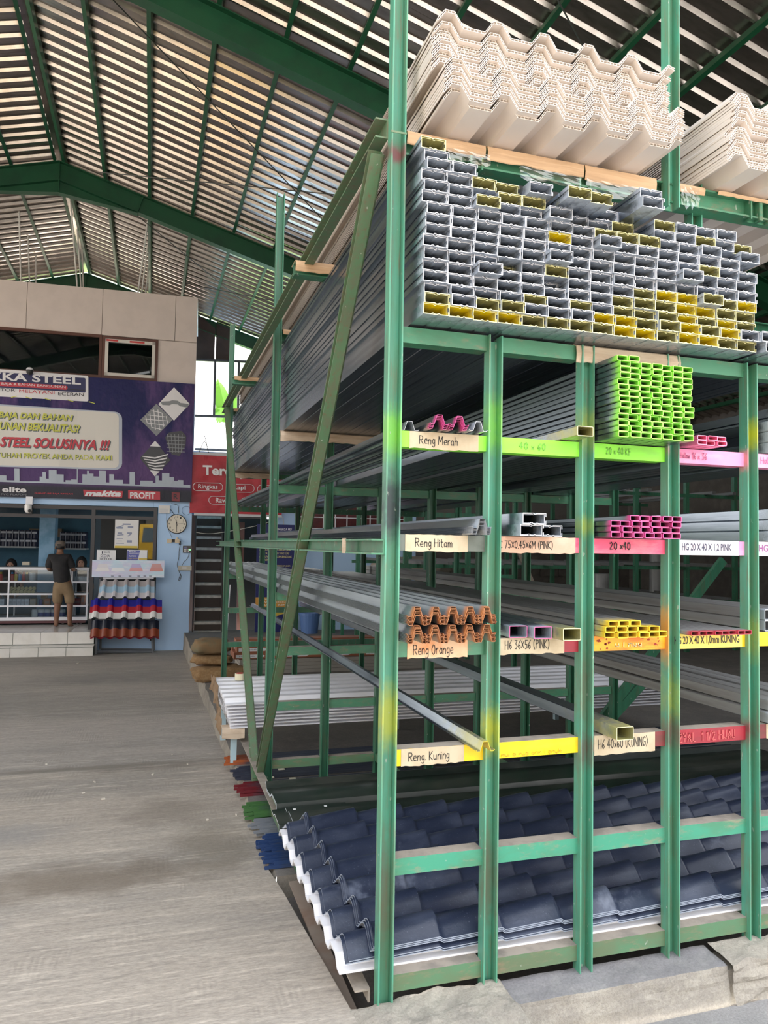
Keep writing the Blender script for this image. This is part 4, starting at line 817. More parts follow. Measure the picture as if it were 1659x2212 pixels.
inst(wpm, 'roof_sheet', (-.118, .06, .0825), 'white trapezoid roof sheet underneath the navy tile-pattern pile', 'roof sheet')
# ---- dark flashing sheets behind them
dk = M('flashing_dark_green', (.016, .024, .02, 1), .25, 0, (.07, .07, .06, 1), 5, .5, (.5, 2, 1), kind='World'); ed_w = M('flashing_edge', (.70, .74, .80, 1), .4)
def flashing(pl, x0, x1, z, label, n=2, dl=.0):
    for i in range(n):
        o = MB().sheet(pl, .0035, lambda a, b, k: (x0-dl*i+(x1-x0)*k, a+.006*i, z+b-.007*i), 0, 1).build('flashing_sheet', [dk, ed_w]); tag(o, label[i], 'metal sheet')
flashing([(1.36, .012), (1.366, .034), (1.50, .036), (1.55, .012), (1.66, .010), (1.69, .034), (1.702, .032)], -.085, 2.9, .085, ['dark green flashing sheet with an upturned back edge, behind the navy pile', 'second dark green flashing sheet nested under the upturned one'])
flashing([(1.105, .01), (1.111, .034), (1.225, .042), (1.25, .026), (1.31, .03)], -.055, .22, .088, ['short dark green flashing piece at the left end beside the navy pile', 'lower short dark flashing piece at the left end beside the navy pile'], 2, .06)
flashing([(1.105, .01), (1.111, .030), (1.225, .038), (1.25, .022), (1.31, .026)], .20, 2.9, .086, ['long dusty dark flashing sheet between the navy pile and the upturned one'], 1)
for i, (px, py) in enumerate(((636, 1748), (703, 1741))):
    p = at(px, py, Z=.131); tag(MB().box((p.x-.006, p.y-.006, .1305), (p.x+.006, p.y+.006, .132)).build('sticker', M('sticker_white', (.85, .85, .85, 1), .5)), ('small white sticker left on the dark flashing', 'small white sticker further right on the dark flashing')[i], 'sticker')
MB().box((-.05, 1.0, -.06), (-.01, 1.75, .077)).build('support', beam_dusty, rack)
for xx in (.62, 1.30, 2.3): MB().box((xx, 1.0, -.07), (xx+.04, 1.75, .077)).build('support', beam_dusty, rack)
# ---- steel bar bundles on the platform
def barmesh(c, name):
    b = NB(name); co = b.coord(); sp = b.n('ShaderNodeSeparateXYZ'); b.l(co, sp.inputs[0]); nz = b.noise(20, co); ad = b.n('ShaderNodeMath'); ad.operation = 'MULTIPLY_ADD'; b.l(nz, ad.inputs[0]); ad.inputs[1].default_value = .12; b.l(sp.outputs[0], ad.inputs[2])
    k = b.ramp(ad.outputs[0], .12, .24, .9, 0); b.color(b.mix(k, b.mix(b.ramp(b.noise(3, b.coord('Object', (.4, 20, 20))), .35, .7), (.045, .055, .085, 1), (.10, .11, .13, 1)), c)); b.set(.5, .15)
    return mesh_of(MB().sheet([(0, .013), (0, 0), (.020, 0)], .003, lambda a, bb, k: (3.4*k, a, bb)), 'angle_bar', [b.m, b.m])
rr = random.Random(21)
for nm, c, y0, n, lab, rows in (('bar_blue', (.02, .055, .17, 1), 1.12, 15, 'blue-ended angle bar by the navy sheets', 2), ('bar_grey', (.22, .24, .27, 1), 1.50, 8, 'bare grey angle bar beside the blue ones', 2), ('bar_green', (.06, .17, .045, 1), 1.72, 8, 'green-ended angle bar on the platform edge', 3),
                                ('bar_red', (.16, .006, .012, 1), 2.14, 8, 'dark red ended angle bar', 2), ('bar_navy', (.03, .035, .06, 1), 2.44, 9, 'unpainted dark angle bar', 2), ('bar_orange', (.42, .10, .02, 1), 2.80, 6, 'orange-ended angle bar', 2)):
    me = barmesh(c, nm)
    for r in range(rows):
        for k in range(n):
            y = y0+.0235*k+.004*r; inst(me, 'angle_bar', (-.150+rr.uniform(-.03, .035)+(.02 if nm == 'bar_navy' else 0), y+rr.uniform(-.006, .006), pz(y)+.002+.0145*r+rr.uniform(0, .004)), '%s, %s from the front, %s layer' % (lab, FST[k], ('bottom', 'second', 'top')[r]), 'steel bar', {'bar_blue': 'blue-ended bars', 'bar_grey': 'grey bars', 'bar_green': 'green-ended bars', 'bar_red': 'red-ended bars', 'bar_navy': 'dark bars', 'bar_orange': 'orange-ended bars'}[nm])
mask = M('masking_tape', (.66, .62, .48, 1), .8)
for i, (px, py, w) in enumerate(((572, 1640, 14), (570, 1647, 12), (612, 1641, 16), (600, 1651, 18), (601, 1655, 14), (625, 1677, 14), (612, 1686, 18), (620, 1692, 16), (584, 1674, 8), (947, 1637, 18))):
    z = -.058+.03; p = at(px, py, Z=z-.02); q = at(px+w, py, Z=z-.02); w_ = (q-p).length/2
    tag(MB().obox((p.x+w_, p.y, pz(p.y)+.036), (w_, 0, 0), (0, .010, 0), (0, .002, .002)).build('tape_strip', mask), 'cream masking tape strip on the dark bars, %s of ten' % FST[i], 'tape', 'tape strips on the dark bars')
# ---- white sheets on a trestle between the frames
wp2 = []
for k in range(6): wp2 += [(.14*k, 0), (.14*k+.055, 0), (.14*k+.07, .026), (.14*k+.125, .026), (.14*k+.137, 0)]
wp2m = mesh_of(MB().sheet(wp2, .006, lambda a, b, k: (3.3*k, a, b)), 'roof_sheet', [pvc_white, pvc_white])
rr = random.Random(17)
for i in range(8): inst(wp2m, 'roof_sheet', (-.150-.004*i+rr.uniform(-.008, .008), 2.75+.004*(i % 2), .1335+.0205*i), 'white trapezoid roof sheet, %s from below in the low stack on the trestle' % ORD[i], 'roof sheet', 'white sheets in the low stack')
tr = thing('trestle', 'pale blue and dusty steel trestle under the low stack of white sheets', 'trestle', (.3, 3.0, pz(3))); tb = M('trestle_blue', (.42, .56, .62, 1), .6)
for x in (-.12, 1.2, 2.6):
    MB().box((x-.015, 2.76, .095), (x+.015, 3.58, .1295)).build('crossbar', dust, tr)
    for y in (2.82, 3.52): MB().box((x-.018, y-.018, pz(y)), (x+.018, y+.018, .095)).build('leg', tb, tr)
pad(-.20, -.06, 'crumpled pale paper hanging below the left end of the white sheets', 2.81, .130, .065, card_pale, 31, .05)
mb = MB(); rr = random.Random(9)
for i in range(9):
    y = 2.88+.085*i; z1 = .165+.15*min(1, i/4); mb.add([(-.19+rr.uniform(-.012, .012), y, z1), (-.20+rr.uniform(-.02, .01), y+.09, z1+.012), (-.205+rr.uniform(-.02, .01), y+.08, z1-.08+rr.uniform(-.02, .02)), (-.19, y+.01, z1-.09+rr.uniform(-.03, .02))], [(0, 1, 2, 3)])
tag(mb.build('kraft_wrap', M('kraft_paper', (.27, .175, .10, 1), .9, 0, (.18, .11, .06, 1), 12)), 'torn brown kraft paper along the left end of the low white stack', 'paper')
tp = thing('tape_roll', 'roll of cream tape with a red core standing on the low white stack', 'tape roll', (-.022, 3.42, .312)); p0 = Vector((-.022, 3.42, .3115))
MB().lathe(p0, [(.034, 0), (.034, .046), (.024, .046), (.024, 0)], 20).build('tape_body', M('tape_cream', (.80, .74, .52, 1), .5), tp); MB().lathe(p0, [(.026, .0465), (.026, .050), (.020, .050), (.020, .0465)], 20).build('core', M('tape_red', (.5, .08, .06, 1), .6), tp)
# ---- burlap sacks
bur = M('burlap', (.25, .145, .065, 1), .95, 0, (.34, .22, .11, 1), 30, .8, (1, 1, 1), .4, kind='World'); bur2 = M('burlap_stained', (.22, .14, .07, 1), .95, 0, (.13, .14, .09, 1), 6, .8, (1, 1, 1), .4, kind='World')
def sack(c, sx_, sy, sz, seed, m, label, rz=0.):
    bm_ = bmesh.new(); bmesh.ops.create_uvsphere(bm_, u_segments=30, v_segments=18, radius=1)
    for v in bm_.verts:
        p = v.co.copy(); q = Vector([math.copysign(abs(a)**.62, a) for a in p]); d = mnoise.noise(p*2.1+Vector((seed, 0, 0)))*.16+mnoise.noise(p*6+Vector((0, seed, 0)))*.07+.05*math.sin(p.x*22+3*p.z+seed)*(1-abs(p.z))
        q *= 1+d; pin = 1-.35*max(0, abs(p.x)-.75)/.25; v.co = Vector((q.x*sx_, q.y*sy*pin, max(q.z*sz, -sz*.92)))
    bmesh.ops.rotate(bm_, verts=bm_.verts, matrix=Matrix.Rotation(rz, 3, 'Z')); me = bpy.data.meshes.new('burlap_sack'); zmin = min(v.co.z for v in bm_.verts)
    for v in bm_.verts: v.co.z -= zmin
    bm_.to_mesh(me); bm_.free(); me.materials.append(m); me.polygons.foreach_set('use_smooth', [True]*len(me.polygons)); o = bpy.data.objects.new('burlap_sack', me); COL.objects.link(o); o.location = c; return tag(o, label, 'sack')
sack((.10, 6.35, pz(6.35)), .30, .20, .085, 1, bur, 'brown burlap sack lying flat on the platform, under two others'); sack((.02, 6.42, pz(6.4)+.172), .215, .17, .055, 5, bur, 'thin brown burlap sack in the middle of the sack pile'); sack((.02, 6.42, pz(6.4)+.286), .205, .17, .085, 9, bur2, 'topmost burlap sack, stained dark green, on the sack pile')
# ---- long wrapped packages
pk = M('package_brown', (.34, .12, .06, 1), .6, 0, (.26, .09, .05, 1), 5, .6); pk_end = M('package_end', (.12, .11, .11, 1), .7); pkw = M('package_white', (.80, .80, .82, 1), .5)
for i, (x, y, z) in enumerate(((.30, 6.75, 0), (.30, 6.98, 0), (.33, 6.75, .075), (.30, 6.98, .075), (.32, 6.76, .15))):
    zz = pz(6.8)+.17+z; t = thing('panel_package', ('long brown and white wrapped package, front lower one on the beige boards', 'long wrapped package, rear lower one on the beige boards', 'long wrapped package, front one of the second layer', 'long wrapped package, rear one of the second layer', 'topmost long wrapped package on the pile beyond the third frame')[i], 'package', (x+1.2, y+.1, zz), group='wrapped packages')
    MB().box((x, y, zz), (x+2.6, y+.21, zz+.073)).build('carton', [pk], t)
    mb = MB()
    for k in range(5): a = x+.02+.52*k; mb.box((a, y-.002, zz+.012), (a+.30, y, zz+.048)); mb.add([(a+.30, y-.002, zz+.012), (a+.34, y-.002, zz+.03), (a+.30, y-.002, zz+.048)], [(0, 1, 2)])
    mb.build('white_band', pkw, t)
    mb = MB(); 
    for k in range(5): print_text(mb, 'PVC PANEL', (x+.06+.52*k, zz+.024, x+.24+.52*k, zz+.038), y-.0026)
    mb.build('lettering', ink_blue, t)
for i in range(4): tag(MB().box((.36, 6.70, pz(6.8)+.002+.041*i), (2.9, 7.2, pz(6.8)+.040+.041*i)).build('beige_board', M('board_beige', (.36, .33, .29, 1), .8)), 'beige building board, %s from below under the wrapped packages' % ORD[i], 'board', 'beige boards under the packages')
bagm = M('plastic_white', (.62, .62, .60, 1), .4)
o = sack((.62, 7.6, pz(7.6)), .22, .15, .11, 14, bagm, 'crumpled pale plastic bag on the platform behind the packages'); o.name = 'plastic_bag'; o['category'] = 'bag'
# ---- things standing against the wall behind the rack
def wpx(px, py, Y): return at(px, py, Y=Y)
p0, p1 = wpx(580, 1335, 12.0), wpx(637, 1134, 12.0); z0 = pz(12)
bn = thing('poster_stand', 'tall navy poster stand with white and yellow lines, orange band below', 'poster', ((p0.x+p1.x)/2, 12., z0)); nv = M('poster_navy', (.012, .016, .12, 1), .5); bw = p1.x-p0.x+.25; bx = p1.x-bw
MB().box((bx, 12., z0), (p1.x, 12.02, p1.z)).build('panel', nv, bn)
org = M('poster_orange', (.62, .30, .05, 1), .6); zo0 = wpx(600, 1311, 12).z; zo1 = wpx(600, 1290, 12).z
MB().box((bx, 11.996, zo0), (p1.x, 12., zo1)).build('orange_band', org, bn)
zt0, zt1, ztm = wpx(600, 1319, 12).z, wpx(600, 1319, 12).z, wpx(600, 1336, 12).z
MB().face([(bx, 11.996, zt0), ((bx+p1.x)/2, 11.996, ztm+.03), (p1.x, 11.996, zt0)]).build('yellow_triangle', M('poster_yellow', (.60, .42, .06, 1), .6), bn)
mb = MB(); zz = wpx(600, 1186, 12).z; wt = M('poster_text_white', (.75, .75, .85, 1), .6); yl = M('poster_text_yellow', (.75, .65, .30, 1), .6)
rows = [('KAMI JUGA MENYEDIAKAN JASA', 0), ('ARMADA ANGKUTAN YANG LUAS', .062), ('KIRIM UNTUK WILAYAH BANDUNG', .124), ('SEKITARNYA', .186), ('KAMI JUGA MENYEDIAKAN JASA', .30), ('& PEMASANGAN RANGKA', .36)]
for s_, dz in rows: print_text(mb, s_, (bx+.05, zz-.04-dz, bx+.05+(bw-.1)*(len(s_)/27), zz-dz), 11.997, .01, .2)
mb.build('lettering', yl, bn)
mb = MB(); print_text(mb, '#HARGA MU', (p1.x-.34, wpx(620, 1147, 12).z, p1.x-.06, wpx(620, 1141, 12).z), 11.997, .01, .2); print_text(mb, 'KUALITAS T', (p1.x-.36, wpx(620, 1153, 12).z, p1.x-.06, wpx(620, 1148, 12).z), 11.997, .01, .2); mb.build('lettering', wt, bn)
xa, xb = wpx(581, 1147, 12).x, wpx(598, 1147, 12).x; za, zb_ = wpx(590, 1153, 12).z, wpx(590, 1139, 12).z; MB().box((xa, 11.995, za), (xb, 12., zb_)).build('logo_plate', pkw, bn)
mb = MB(); print_text(mb, 'REKKA', (xa+.02, (za+zb_)/2+.005, xb-.02, zb_-.02), 11.9945, .01); print_text(mb, 'STEEL', (xa+.02, za+.02, xb-.02, (za+zb_)/2-.008), 11.9945, .01); mb.build('lettering', M('poster_navy', (0, 0, 0, 1)), bn)
mb = MB()
for i, s_ in enumerate(('ATAP', 'GENTENG', 'PLAFON', 'BESI')):
    print_text(mb, s_, (bx+.06, zo1-.055-.055*i, bx+.06+.05*len(s_), zo1-.02-.055*i), 11.9955, .01, .2); print_text(mb, ('SPANDEK', 'HOLLOW', 'RENG', 'WIREMESH')[i], (bx+.42, zo1-.055-.055*i, bx+.42+.045*(7-i % 3), zo1-.02-.055*i), 11.9955, .01, .2)
mb.build('lettering', M('poster_text_pale', (.85, .80, .70, 1), .6), bn)
# red glazed panel with white bars on the blue wall
w4 = struct('window_4', (3, 12.2, 1.6)); q0, q1 = wpx(645, 1150, 12.25), wpx(871, 1098, 12.25); MB().box((q0.x, 12.2, q0.z-.3), (q1.x, 12.23, q1.z)).build('window_pane', M('red_pane', (.10, .008, .010, 1), .35, 0, (.055, .004, .006, 1), 5, kind='World'), w4)
n_ = 9
for i in range(n_+1): x = q0.x+(q1.x-q0.x)*i/n_; MB().box((x-.01, 12.185, q0.z-.3), (x+.01, 12.2, q1.z)).build('window_bar', alu, w4)
for i in range(3): z = q1.z-.22*i-.01; MB().box((q0.x, 12.186, z-.009), (q1.x, 12.199, z+.009)).build('window_bar', alu, w4)
# tarp-wrapped load, banner with red letters, blue bin
o = sack((4.05, 11.3, wpx(800, 1240, 11.3).z), .75, .4, .17, 20, M('tarp_beige', (.36, .31, .26, 1), .8), 'beige tarpaulin bundle on the rear shelf before the blue wall'); o.name = 'tarp_bundle'; o['category'] = 'tarpaulin'
zt_ = wpx(800, 1240, 11.3).z
hs = thing('low_shelf', 'low dark shelf table under the beige tarpaulin bundle', 'shelf', (4.05, 11.3, pz(11.3))); MB().box((2.6, 10.9, zt_-.05), (5.2, 11.7, zt_)).build('top', post_mat, hs)
for x in (2.65, 5.1):
    for y in (10.95, 11.6): MB().box((x-.025, y-.025, pz(y)), (x+.025, y+.025, zt_-.05)).build('leg', post_mat, hs)
a, c = wpx(862, 1218, 12.1), wpx(893, 1198, 12.1); kb = thing('small_banner', 'small white wall banner reading KOKOH in red letters', 'banner', ((a.x+c.x)/2, 12.4, a.z)); MB().box((a.x-.1, 12.40, a.z), (c.x+.06, 12.42, c.z)).build('sheet', pkw, kb)
mb = MB(); print_text(mb, 'KOKOH', (a.x-.02, a.z+.07, c.x+.04, c.z-.03), 12.398, .02); mb.build('lettering', M('red_letter', (.5, .03, .04, 1), .5), kb)
mb = MB(); print_text(mb, 'KOKOH DECK', (a.x+.05, a.z+.02, c.x+.03, a.z+.05), 12.398, .01); mb.build('lettering', grey_primer, kb)
p = wpx(668, 1366, 11.6); tag(MB().lathe((p.x, 11.6, pz(11.6)), [(.15, 0), (.19, .34), (.205, .34), (.205, .38), (.185, .38), (.14, .02)], 20).build('bin', M('bin_blue', (.10, .19, .42, 1), .5)), 'blue plastic bin against the blue wall behind the rack', 'bin')
# pale drums and pipe in the dim back right
for i, (px, Y, r, pz0, pz1, lab) in enumerate(((1300, 8.2, .135, 1330, 1240, 'pale drum standing on the dim rear shelf'), (1418, 9., .12, 1330, 1185, 'pale grey drum in the dim back right behind the diagonal'))):
    p = at(px, 1300, Y=Y); tag(MB().lathe((p.x, Y, pz(Y)), [(r, 0), (r, .6), (r*1.03, .61), (r*1.03, .64), (r, .65), (r, at(px, pz1, Y=Y).z-pz(Y)), (r*.9, at(px, pz1, Y=Y).z-pz(Y)+.01)], 24).build('drum', M('drum_grey', (.36, .36, .36, 1), .5, .3)), lab, 'drum')
for i, (px, Y) in enumerate(((1326, 9.5),)):
    p = at(px, 1300, Y=Y); tag(MB().tube([(p.x, Y, pz(Y)), (p.x, Y, 2.6)], .045, 12).build('pipe', M('pipe_white', (.45, .45, .45, 1), .5)), 'pale upright pipe in the dim back right', 'pipe')
# second rack behind: dark uprights and shelves with bars
r2 = thing('rear_rack', 'dark green rear rack with long bars, in the dim back right', 'rack', (5., 8., pz(8)))
for x in [2.6+.9*i for i in range(7)]:
    for y in (7.4, 9.8): MB().box((x-.03, y-.03, pz(y)), (x+.03, y+.03, 2.5)).build('post', post_mat, r2)
for z in (.5, 1.0, 1.55, 2.1):
    for y in (7.4, 9.8): MB().box((2.5, y-.02, z), (8.2, y+.02, z+.05)).build('beam', post_mat, r2)
tm = mesh_of(MB().box((0, 0, 0), (.06, 2.8, .04)), 'steel_tube', [M('tube_dim', (.22, .22, .22, 1), .5, .5)])
for z in (.5, 1.0, 1.55, 2.1):
    for x in range(14):
        if min(abs((2.75+.38*x+(.1 if z > 1 else 0)+.03-2.6) % .9), .9-abs((2.75+.38*x+(.1 if z > 1 else 0)+.03-2.6) % .9)) < .07: continue
        inst(tm, 'steel_tube', (2.75+.38*x+(.1 if z > 1 else 0), 7.2, z+.051), 'long steel tube on the dim rear rack, %s shelf, %s from the left' % (ORD[[.5, 1.0, 1.55, 2.1].index(z)], FST[x]), 'steel tube', 'tubes on the rear rack')
# ================================================================ SHOP
def SB(px0, py0, px1, py1, d):        # pixel rectangle -> (u0, z0, u1, z1) on the shop plane at depth d
    cx, cy = (px0+px1)/2, (py0+py1)/2; return S(px0, cy, d)[0], S(cx, py1, d)[1], S(px1, cy, d)[0], S(cx, py0, d)[1]
def flat(name, rect, d, m, parent=None, t=.004, frame=SHOP):
    u0, z0, u1, z1 = rect; return MB().box((u0, d-t, z0), (u1, d, z1)).build(name, m, parent, frame=frame)
# ---- big shop banner
wavy = lambda u, z: .010*math.sin(u*5+z*1.5)+.007*math.sin(u*9-z*7)*max(0, 1-(z-2.0)/1.6)+.010*math.sin(u*4.2+z*6)*max(0, 1-(z-2.0)/1.1)
b = NB('banner_print'); co = b.coord(); sp = b.n('ShaderNodeSeparateXYZ'); b.l(co, sp.inputs[0])
hz = b.ramp(sp.outputs[2], .3, 1.4); c = b.mix(hz, (.075, .038, .13, 1), (.013, .014, .085, 1)); c = b.mix(b.ramp(b.noise(1.2, b.coord('Object', (1.5, 1, .6))), .45, .62, 0, .55), c, (.14, .07, .20, 1))
c = b.mix(b.ramp(sp.outputs[2], .30, .18), c, (.035, .035, .05, 1))
c2_ = b.noise(2, b.coord('Object', (2, 1, 1))); b.color(c); b.set(.5, 0, .25); b.bump(b.noise(3, b.coord('Object', (3, 1, 2.2)), 2), .35, .05); banner_m = b.m
BD = -.10
BU0, BU1 = -5.2, S(417, 950, BD)[0]; BZ0, BZ1 = S(200, 1079, BD)[1], S(200, 815, BD)[1]
bn = thing('shop_banner', 'big navy and purple shop banner hung across the front above the counter', 'banner', ((BU0+BU1)/2, BD, BZ0), SHOP)
mb = MB(); NX, NZ = 60, 26
V = [(BU0+(BU1-BU0)*i/NX, BD+wavy(BU0+(BU1-BU0)*i/NX, BZ0+(BZ1-BZ0)*j/NZ), BZ0+(BZ1-BZ0)*j/NZ) for i in range(NX+1) for j in range(NZ+1)]
mb.add(V, [(i*(NZ+1)+j, (i+1)*(NZ+1)+j, (i+1)*(NZ+1)+j+1, i*(NZ+1)+j+1) for i in range(NX) for j in range(NZ)]); mb.build('cloth', banner_m, bn, SHOP, smooth=True)
def BP(px, py, o=.012): u, z = S(px, py, BD); return (u, BD-o+wavy(u, z), z)
def bpoly(name, pts, m, o=.012, sub=8, parent=None):
    """flat print of a polygon given in photo pixels, following the cloth"""
    mb = MB(); bm_ = bmesh.new(); vs = [bm_.verts.new((p[0], p[1], 0)) for p in pts]; f = bm_.faces.new(vs); bmesh.ops.triangulate(bm_, faces=bm_.faces[:])
    for _ in range(3):
        es = [e for e in bm_.edges if e.calc_length() > 26]
        if es: bmesh.ops.subdivide_edges(bm_, edges=es, cuts=1); bmesh.ops.triangulate(bm_, faces=[f for f in bm_.faces if len(f.verts) > 3])
    bm_.verts.index_update(); V = [BP(v.co.x, v.co.y, o) for v in bm_.verts]; F = []
    for f in bm_.faces:
        q = [v.index for v in f.verts]; a, b2, c3 = (Vector(V[i]) for i in q[:3])
        F.append(tuple(q) if (b2-a).cross(c3-a).y < 0 else tuple(reversed(q)))
    bm_.free(); mb.add(V, F); return mb.build(name, m, parent or bn, SHOP)
def rrect(x0, y0, x1, y1, r, sl0=0., sl1=0.):
    P = []
    for cx, cy, a0 in ((x1-r, y0+r, -90), (x1-r, y1-r, 0), (x0+r, y1-r, 90), (x0+r, y0+r, 180)):
        for k in range(5): a = math.radians(a0+22.5*k); P.append((cx+r*math.cos(a), cy+r*math.sin(a)))
    out = []
    for x, y in P: t = (y-y0)/(y1-y0); out.append((x, y+(x-x0)*(sl0+(sl1-sl0)*t)))
    return out
def btext(s, x0, y0, x1, y1, m, slope, o=.016, bold=0., shear=0., name='lettering', parent=None):
    """words in photo pixel box (cap top y0, baseline y1 at x0), baseline falling with slope"""
    V, F = text_geo(s, bold, shear); xa = min(v[0] for v in V); xb = max(v[0] for v in V); ya = min(v[1] for v in V); yb = max(v[1] for v in V)
    P = []
    for a, b2 in V: t = (a-xa)/(xb-xa); px = x0+(x1-x0)*t; P.append(BP(px, y1+(y0-y1)*(b2-ya)/(yb-ya)+slope*(px-x0), o))
    return MB().add(P, F).build(name, m, parent or bn, SHOP)
bw_ = M('print_white', (.72, .70, .72, 1), .5); bgrey = M('print_silver', (.42, .46, .55, 1), .5); bnavy = M('print_navy', (.02, .022, .09, 1), .5); bred = M('print_red', (.50, .04, .06, 1), .5); byel = M('print_yellow_green', (.56, .56, .09, 1), .5); bshadow = M('print_shadow', (.10, .13, .14, 1), .5); bcream = M('print_cream', (.66, .63, .58, 1), .5); bblk = M('print_black', (.02, .018, .025, 1), .5)
lg = bpoly('logo_plate', rrect(-60, 793, 191, 853, 4, .075, .058), bw_, .008)
bpoly('logo_field', rrect(-60, 800, 185, 834, 3, .068, .060), bnavy, .012); bpoly('logo_bar', rrect(-60, 821.5, 146, 830.5, 4, .058, .058), bred, .015); bpoly('logo_line', [(146, 840), (184, 842.5), (184, 844), (146, 841.5)], bblk, .014)
btext('REKKA STEEL', -66, 801, 175, 818, bw_, .056, .018, .03); btext('PUSAT BAJA & BAHAN BANGUNAN', -32, 824.3, 142, 830.8, bw_, .056, .020, .003)
btext('DISTRIBUTOR', -64, 835, 33, 842, bblk, .05, .018, 0); btext('MELAYANI', 42, 841.5, 118, 848.5, bred, .05, .018, 0); btext('ECERAN', 126, 847, 181, 854, bblk, .045, .016, .006)
for i, (x, y, dy) in enumerate(((24, 858, -3), (56, 857, 4), (97, 860, 4), (146, 863, 4), (192, 867, 4))): bpoly('glow_mark', [(x, y), (x+13, y+dy), (x+13, y+dy+1.6), (x, y+1.8)], byel, .014)
bpoly('text_panel', rrect(-80, 868, 264, 1006, 16, .066, .028), bgrey, .006); bpoly('text_panel_inner', rrect(-80, 872, 257, 1003, 12, .060, .026), bcream, .009)
for o_, m_, dx, dy in ((.013, bshadow, 2, 2), (.019, byel, 0, 0)):
    btext('BUTUH BAJA DAN BAHAN', -72+dx, 886+dy, 158+dx, 903+dy, m_, .045, o_, .03, .25); btext('BANGUNAN BEKUALITAS?', -54+dx, 908+dy, 173+dx, 925+dy, m_, .045, o_, .03, .25); btext('SERAHKAN KEBUTUHAN PROYEK ANDA PADA KAMI', -128+dx*.5, 974+dy*.5, 242+dx*.5, 985+dy*.5, m_, .027, o_, .012)
for o_, m_, dx, dy in ((.012, bw_, -1.5, -1), (.013, bshadow, 2, 2), (.019, bred, 0, 0)): btext('REKKA STEEL SOLUSINYA !!!', -86+dx, 940+dy, 238+dx, 962+dy, m_, .034, o_, .035, .3)
def diamond(cx, cy, rx, ry, m, nm='picture'): return bpoly(nm, [(cx, cy-ry), (cx+rx, cy), (cx, cy+ry), (cx-rx, cy)], m, .009)
dgrey = M('print_dark_grey', (.05, .05, .06, 1), .5); mgrey = M('print_mid_grey', (.22, .23, .25, 1), .5)
diamond(376, 873, 34, 36, bw_); bpoly('picture_shape', [(346, 868), (366, 867), (372, 865), (384, 866), (390, 871), (408, 873), (405, 881), (389, 878), (384, 874), (372, 873), (366, 876), (351, 875)], mgrey, .014)
diamond(338, 907, 35, 35, mgrey)
for k in range(6): t = -22+8.8*k; e_ = (32-abs(t))*.8; bpoly('picture_line', [(338+t-2, 907-e_), (338+t-.5, 907-e_), (338+t+3, 907+e_), (338+t+1.5, 907+e_)], bw_, .013)
for k in range(5): t = -18+9*k; e_ = (31-abs(t))*.85; bpoly('picture_line', [(338-e_, 907+t-2.5), (338+e_, 907+t+2), (338+e_, 907+t+3.5), (338-e_, 907+t-1)], bw_, .0135)
bpoly('picture', [(357, 945), (364, 935), (374, 933), (392, 931), (402, 942), (401, 962), (388, 985), (371, 982), (362, 962)], dgrey, .008)
for k in range(5): bpoly('picture_line', [(361+k*8, 938), (362.2+k*8, 938), (368+k*6, 978), (366.8+k*6, 978)], mgrey, .012); bpoly('picture_line', [(360, 942+k*8), (399, 944+k*8), (399, 945.4+k*8), (360, 943.4+k*8)], mgrey, .0125)
bpoly('picture', [(335, 952), (347, 965), (324, 964)], bw_, .009); bpoly('picture', [(324, 1016), (345, 1018), (334, 1029)], bw_, .009)
bpoly('picture', [(324, 966), (346, 966), (368, 994), (346, 1017), (324, 1016), (302, 990)], dgrey, .008)
for k in range(5): bpoly('picture_line', [(306+k*4, 985+k*6), (335, 988+k*6), (364-k*3, 980+k*8), (363-k*3, 983+k*8), (335, 991+k*6), (308+k*4, 987+k*6)], bw_, .0125)
sky_m = M('print_skyline', (.40, .45, .52, 1), .5)
HP_ = [(-40, 12), (0, 14), (14, 4), (31, 30), (42, 3), (50, 3), (86, 14), (92, 24), (100, 10), (106, 29), (123, 20), (138, 4), (142, 8), (154, 10), (166, 37), (168, 3), (178, 22), (188, 30), (192, 24), (202, 18), (214, 31), (229, 6), (236, 24), (246, 12), (266, 4), (280, 30), (292, 3), (303, 12), (330, 8), (336, 24), (343, 14), (350, 30), (366, 22), (376, 14), (384, 16), (396, 6), (411, 6)]
for (x0, h), (x1, _) in zip(HP_, HP_[1:]):
    yb = 1041+x0*.031; bpoly('skyline_block', [(x0, yb-h), (x1, yb-h+.4), (x1, yb+(x1-x0)*.031), (x0, yb)], sky_m, .0105)
btext('elite', 5, 1051, 57, 1063, bw_, .02, .016, .03); btext('PVC PLAFON', 3, 1066, 57, 1070, mgrey, .01, .016, .004); btext('FURNITURE BAJA RINGAN', 75, 1064, 158, 1068, bred, .02, .016, .006)
bpoly('logo_plate', [(180, 1058), (266, 1061), (264, 1075), (182, 1072)], bred, .011); btext('makita', 183, 1059, 262, 1072, bw_, .015, .017, .045, .3)
bpoly('logo_plate', [(277, 1059), (346, 1062), (346, 1080), (277, 1077)], bred, .011); btext('PROFIT', 281, 1063, 336, 1077, bw_, .018, .017, .03)
bpoly('logo_plate', [(371, 1063), (388, 1064), (388, 1083), (371, 1082)], M('print_dim_red', (.22, .03, .04, 1), .5), .011); btext('R', 375, 1067, 384, 1078, bblk, 0, .016, .03)
mb = MB(); 
for px in (20, 130, 215, 300, 400): p = BP(px, 806+px*.071, -.0); mb.bar((p[0], -.02, p[2]-.02), (p[0], p[1], p[2]-.02), .012, .012, (0, 0, 1))
mb.build('tie', frame_m, bn, SHOP)
